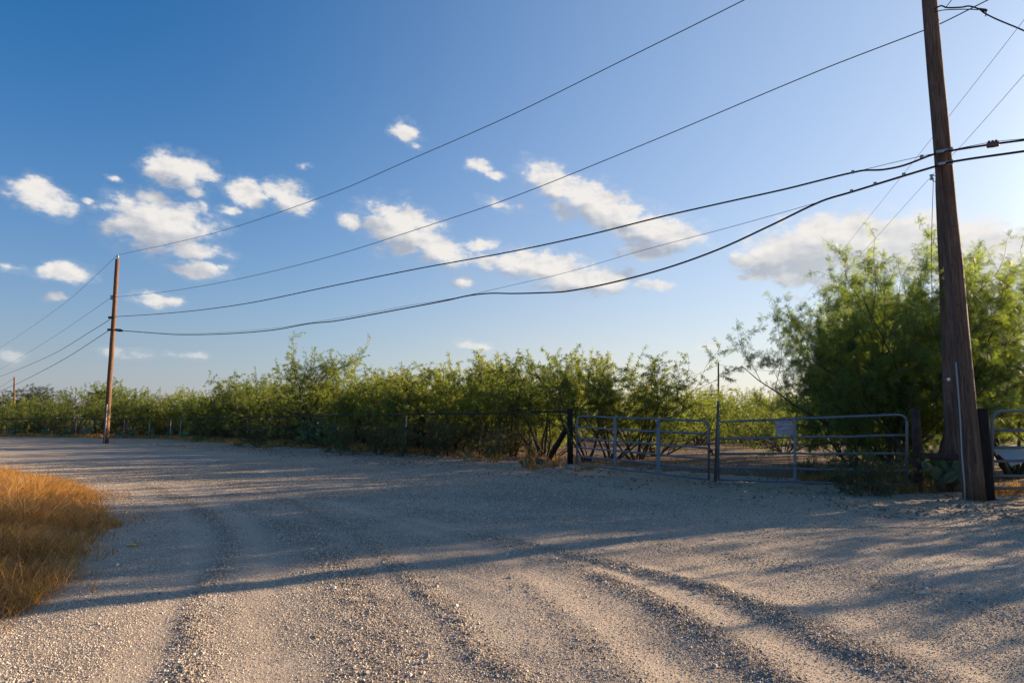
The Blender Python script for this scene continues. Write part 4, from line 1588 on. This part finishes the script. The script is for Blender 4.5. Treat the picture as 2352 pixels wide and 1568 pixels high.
# pole step bolts / staples
for y in (430, 520, 610, 700, 790, 1010):
    b = MB(RB)
    xx = 2134 + (2237 - 2134) * (y / 1148.0)
    c = on_right(xx + rb.uniform(-8, 8), y, -0.15)
    b.tube([c, c + [0, -0.03, 0]], 0.010, 6)
    b.build('bolt', M_DARKPIPE, rpole)

SB = at(2190, 1110, 13.6) * [1, 1, 0]
ST = at(2158, 310, 13.6)
spole = pole('utility_pole', SB, ST + (ST - SB) * 0.10, 0.135, 0.105, M_POLE, 'thinner utility pole hidden behind the big leaning pole')
b = MB(SB)
ic = at(2140, 407, 13.45)
b.tube([ic + [0, 0, .05], ic + [0, 0, .02], ic, ic + [0, 0, -.02], ic + [0, 0, -.05]], [0.045, 0.03, 0.022, 0.03, 0.045], 10)
b.build('spool_insulator', M_INSUL, spole)
b = MB(SB)
b.tube([ic + [0, 0, 0.065], ic + [0.14, 0.1, 0.065]], 0.008, 6)
b.tube([ic + [0, 0, -0.065], ic + [0.14, 0.1, -0.065]], 0.008, 6)
b.build('insulator_bracket', M_GALV, spole)
b = MB(SB)
b.tube([ic + [0.03, 0, -0.06], at(2143, 440, 13.45), at(2141, 500, 13.4), at(2139, 570, 13.4), at(2141, 700, 13.4)], 0.006, 5)
b.build('ground_wire', M_CABLE, spole)

LB = gp(243, 1018)
LT = at(270, 595, LB[1])
lpole = pole('utility_pole', LB, LT, 0.175, 0.130, M_POLE_RED, 'reddish brown utility pole standing at the road edge on the left')
b = MB(LB)
b.tube([LT + [0, 0, 0], LT + [0, 0, 0.08], LT + [0, 0, 0.16], LT + [0, 0, 0.2], LT + [0, 0, 0.28]], [0.03, 0.03, 0.09, 0.06, 0.07], 10)
b.build('pin_insulator', M_INSUL, lpole)
b = MB(LB)
c = at(256, 683, LB[1] - 0.1)
b.tube([c + [0, 0, .12], c + [0, 0, .06], c, c + [0, 0, -.06], c + [0, 0, -.12]], [0.1, 0.07, 0.05, 0.07, 0.1], 10)
b.tube([c + [0, 0, 0.14], c + [0.3, 0, 0.14]], 0.02, 6)
b.tube([c + [0, 0, -0.14], c + [0.3, 0, -0.14]], 0.02, 6)
b.build('spool_insulator', M_INSUL, lpole)
for y in (729, 757):
    b = MB(LB)
    xx = 243 + 27 * (1018 - y) / 423
    b.box(at(xx - 5, y, LB[1] - 0.17), (0.42, 0.12, 0.14))
    b.build('cable_clamp', M_DARKPIPE, lpole)
b = MB(LB)
b.tube([at(246, 928, LB[1] - 0.2), at(243, 975, LB[1] - 0.2), at(239, 1017, LB[1] - 0.2)], 0.035, 6)
b.build('conduit', M_WHITEPVC, lpole)

FB = at(33, 985, 132) * [1, 1, 0]
fpole = pole('utility_pole', FB, at(33, 866, 132), 0.20, 0.15, M_POLE_RED, 'short looking far utility pole before the dark trees at far left', sides=10)
NB = np.array([-99.0, 120.0, 0.0])
CB = at(1650.5, 985, 72) * [1, 1, 0]
cpole = pole('utility_pole', CB, at(1650, 832, 72), 0.12, 0.09, M_POLE_RED, 'thin distant pole rising above the thicket behind the gates', sides=10)
DB = at(1681, 985, 210) * [1, 1, 0]


# ------------------------------------------------------------------ wires
def smoothpts(P, n=5):
    P = np.array(P)
    P = np.vstack([2 * P[0] - P[1], P, 2 * P[-1] - P[-2]])
    out = []
    for i in range(1, len(P) - 2):
        # centripetal-ish: scale tangents by the local chord
        p0, p1, p2, p3 = P[i - 1], P[i], P[i + 1], P[i + 2]
        c = np.linalg.norm(p2 - p1)
        m1 = (p2 - p0) / (np.linalg.norm(p2 - p1) + np.linalg.norm(p1 - p0)) * c
        m2 = (p3 - p1) / (np.linalg.norm(p3 - p2) + np.linalg.norm(p2 - p1)) * c
        for t in np.linspace(0, 1, n, endpoint=False):
            h00, h10, h01, h11 = 2 * t ** 3 - 3 * t * t + 1, t ** 3 - 2 * t * t + t, -2 * t ** 3 + 3 * t * t, t ** 3 - t * t
            out.append(h00 * p1 + h10 * m1 + h01 * p2 + h11 * m2)
    out.append(P[-2])
    return np.array(out)


def span(pxs, A, B, ext0=0, ext1=0):
    P = [on_plane(x, y, A, B) for x, y in pxs]
    if ext1:
        P.append(P[-1] + (P[-1] - P[-2]) / np.linalg.norm(P[-1] - P[-2]) * ext1)
    if ext0:
        P.insert(0, P[0] + (P[0] - P[1]) / np.linalg.norm(P[0] - P[1]) * ext0)
    return P


def wire(name, parts, r, m, label, cat='wire', group='overhead wires'):
    root = None
    b = MB()
    for P in parts:
        b.tube(smoothpts(P), r, 6)
    o = b.build(name, m)
    return tag(o, label, cat, group)


Lf = LB + np.array([0.10, -0.17, 0])       # telecom cables pass on the road side of both poles
Rf = RB + np.array([-0.12, -0.18, 0])
Lk = LB + np.array([0.0, 0.0, 0])
Rk = RB + np.array([0.15, 0.22, 0])
w1 = span([(270, 586), (500, 533), (766, 443), (935, 370), (1176, 264), (1420, 144), (1710, 0), (1900, -100)], Lk, RB, 0, 0)
w1.append(np.array([RT[0], RT[1], RT[2] + 0.1]))
w1b = span([(270, 586), (150, 695), (0, 799), (-55, 832)], LB, NB)
wire('power_line', [w1, w1b], 0.012, M_WIRE, 'highest bare wire, tied to the top of the left utility pole')
w2 = span([(258, 683), (400, 667), (560, 638), (766, 587), (1000, 513), (1176, 453.5), (1500, 323), (1876, 165), (2125, 69), (2160, 55), (2270, 0)], Lk, Rk, 0, 2.5)
w2b = span([(256, 683), (130, 769), (0, 848), (-55, 876)], LB, NB)
wire('power_line', [w2, w2b], 0.011, M_WIRE, 'second wire from the top, passing behind the big utility pole')
w3 = span([(258, 727.5), (400, 718), (560, 698), (766, 656), (960, 617), (1176, 577.5), (1350, 540), (1520, 497.6), (1660, 466), (1801, 435), (1976, 392.6), (2026, 390), (2076, 380), (2146, 354), (2186, 346), (2276, 332), (2352, 322)], Lf, Rf, 0, 2)
w3b = span([(258, 728), (247, 737), (236, 744), (120, 814), (0, 864.5), (-55, 884)], LB, NB)
c3 = wire('telephone_cable', [w3, w3b], 0.019, M_CABLE, 'upper black telephone cable with a splice case right of the big pole')
m3 = span([(1976, 392), (2050, 374), (2126, 357), (2160, 350), (2276, 327), (2352, 319)], Lf, Rf, 0, 2)
b = MB()
b.tube(smoothpts(m3), 0.006, 5)
b.build('messenger_strand', M_WIRE, c3)
sp0, sp1 = on_plane(2267, 334, Lf, Rf), on_plane(2294, 330, Lf, Rf)
b = MB()
dsp = sp1 - sp0
b.tube([sp0 - dsp * .06, sp0, (sp0 + sp1) / 2, sp1, sp1 + dsp * .06], [0.02, 0.05, 0.055, 0.05, 0.02], 10)
for t in (0.2, 0.5, 0.8):
    b.box(sp0 + dsp * t + [0, 0, 0.06], (0.03, 0.03, 0.03))
b.build('splice_case', M_SPLICE, c3)
for x, y in ((1959, 396), (2117, 361)):
    b = MB()
    b.box(on_plane(x, y - 1, Lf, Rf), (0.05, 0.04, 0.06))
    b.build('cable_clip', M_GALV, c3)
w4 = span([(262, 757), (287, 759.7), (340, 764), (410, 768.3), (513, 766.6), (625, 758), (711, 743), (766, 737.6), (825, 727.5), (930, 708), (1025, 690), (1075, 679), (1125, 673.5), (1176, 674), (1240, 672.5), (1301, 669), (1401, 650), (1526, 617), (1651, 572.5), (1776, 515), (1886, 462.5), (1956, 441), (2076, 404), (2148, 382.5), (2191, 371), (2352, 347.5)], Lf, Rf, 0, 2)
w4b = span([(258, 756), (253, 757), (150, 823), (41, 880), (0, 897), (-55, 917)], LB, NB)
c4 = wire('telephone_cable', [w4, w4b], 0.021, M_CABLE, 'lowest sagging black telephone cable, hanging loose under its strand')
m4 = span([(287, 759), (410, 766), (513, 763), (625, 754), (711, 741), (825, 723), (930, 703), (1025, 688), (1075, 678), (1176, 655), (1300, 626), (1476, 575), (1676, 522), (1886, 462.5), (2076, 402.5), (2148, 381)], Lf, Rf)
b = MB()
b.tube(smoothpts(m4), 0.006, 5)
b.build('messenger_strand', M_WIRE, c4)
b = MB()
b.tube([on_plane(x, y, Lf, Rf) for x, y in ((263, 757), (266, 757.5), (276, 758.5), (283, 759.5))], [0.03, 0.09, 0.10, 0.04], 8)
b.build('dead_end_grip', M_CABLE, c4)
for x, y in ((1956, 440), (2010, 423), (2076, 402)):
    b = MB()
    b.box(on_plane(x, y - 1, Lf, Rf), (0.05, 0.04, 0.06))
    b.build('cable_clip', M_GALV, c4)
# service drop at the top of the big pole
sdp = empty('service_drop', tuple(on_right(2146, 20, -0.05)), 'twisted service cable leaving the top of the big pole to the right', 'cable', 'overhead wires')
so_ = np.array(sdp.location)
for pts, rr3 in (([(2142, 25), (2160, 14), (2175, 18), (2210, 17), (2225, 14.5), (2248, 21), (2262, 31), (2290, 45), (2352, 71), (2420, 105)], 0.014),
                 ([(2142, 29), (2165, 24), (2200, 22), (2230, 22), (2248, 23)], 0.009)):
    b = MB(so_)
    b.tube(smoothpts([at(x, y, RB[1] - 0.05 - (x - 2142) * 0.006) for x, y in pts]), rr3, 6)
    b.build('service_cable', M_CABLE, sdp)
b = MB(so_)
b.tube([at(2248, 20, RB[1] - 0.7), at(2262, 24, RB[1] - 0.75), at(2267, 25, RB[1] - 0.75)], [0.012, 0.028, 0.02], 8)
b.tube([at(2265, 25, RB[1] - 0.75), at(2264, 38, RB[1] - 0.75)], 0.010, 6)
b.build('wedge_clamp', M_DARKPIPE, sdp)
b = MB(so_)
b.tube([at(2170, 19, RB[1] - 0.2), at(2177, 12, RB[1] - 0.2), at(2192, -8, RB[1] - 0.25), at(2215, -40, RB[1] - 0.3)], 0.008, 5)
b.build('tap_wire', M_CABLE, sdp)
# thin pair running away over the thicket
pd_far = np.array([DB[0], DB[1], 0])
wa = span([(1672, 884), (1760, 788), (1870, 655), (1990, 506), (2145, 312), (2178, 269.5), (2338, 64), (2420, -45)], pd_far, SB)
wire('service_wire', [wa], 0.0042, M_THIN, 'upper of the two thin wires running down to the horizon behind the gates', group='thin wires')
wb = span([(1684, 886), (1770, 800), (1880, 687), (1990, 570), (2133, 412), (2207, 336), (2352, 172), (2440, 70)], pd_far, SB)
wire('service_wire', [wb], 0.0042, M_THIN, 'lower of the two thin wires running down to the horizon behind the gates', group='thin wires')
c0 = at(1650, 837, 72)
wire('service_wire', [[c0, at(1580, 869, 74), at(1500, 901, 76)]], 0.02, M_THIN, 'thin wire sloping left from the thin distant pole', group='thin wires')
wire('service_wire', [[c0, at(1700, 846, 70), at(1760, 851, 68), at(1860, 852, 64)]], 0.02, M_THIN, 'thin wire running right from the thin distant pole', group='thin wires')
wire('service_wire', [[at(33, 868, 132), at(0, 889, 132), at(-60, 925, 132)]], 0.03, M_THIN, 'short thin wire left of the far utility pole', group='thin wires')
# the pole the left span runs to stands just outside the picture
pole('utility_pole', NB, NB + np.array([0.3, 0, 11.6]), 0.17, 0.13, M_POLE_RED, 'utility pole just outside the picture on the left', sides=10)

# bare arching branch above the brush
q = fence_pt(1180) + FN * 1.6
arch = [at(1215, 930, q[1]), at(1205, 890, q[1]), at(1193, 860, q[1]), at(1180, 838, q[1]), at(1165, 826, q[1]), at(1150, 825, q[1])]
b = MB(arch[0] * [1, 1, 0])
b.tube(smoothpts([arch[0] * [1, 1, 0], *arch]), np.linspace(0.03, 0.006, 31), 6)
tag(b.build('bare_branch', M_BARK), 'bare leafless branch arching up out of the brush', 'branch')

# yellow marker flag in the grass and yellow scrap on the road
fp = gp(112, 1175)
fl = empty('marker_flag', tuple(fp), 'small yellow marker flag standing in the dry grass', 'flag')
ft = at(112, 1128, fp[1])
MB(fp).tube([fp, ft], 0.003, 5).build('wire_stake', M_WIRE, fl)
b = MB(fp)
vs = []
for i, (dx, dz) in enumerate([(0, 0), (0.075, -0.02), (0.06, -0.06), (0.07, -0.11), (0.0, -0.085), (0.012, -0.045)]):
    vs.append(ft + [dx, -0.01 + 0.012 * (i % 2), dz])
n6 = len(vs)
vs += [v + [0, 0.002, 0] for v in vs]
b.add(vs, [tuple(range(n6)), tuple(range(2 * n6 - 1, n6 - 1, -1))])
b.build('flag', M_YELLOW, fl, smooth=False)
sp_ = gp(302, 1254)
b = MB(sp_)
b.add([sp_ + np.array(v) * [0.55, 0.6, 0.6] for v in ((-.09, -.03, .02), (0, -.05, .035), (.1, -.02, .02), (.07, .05, .045), (-.04, .05, .03), (-.09, -.03, .012), (0, -.05, .025), (.1, -.02, .012), (.07, .05, .035), (-.04, .05, .02))], [(0, 1, 2, 3, 4), (9, 8, 7, 6, 5)])
tag(b.build('plastic_scrap', M_YELLOW, None, False), 'scrap of yellow plastic lying at the road edge by the grass', 'litter')
print('bushes', nb)
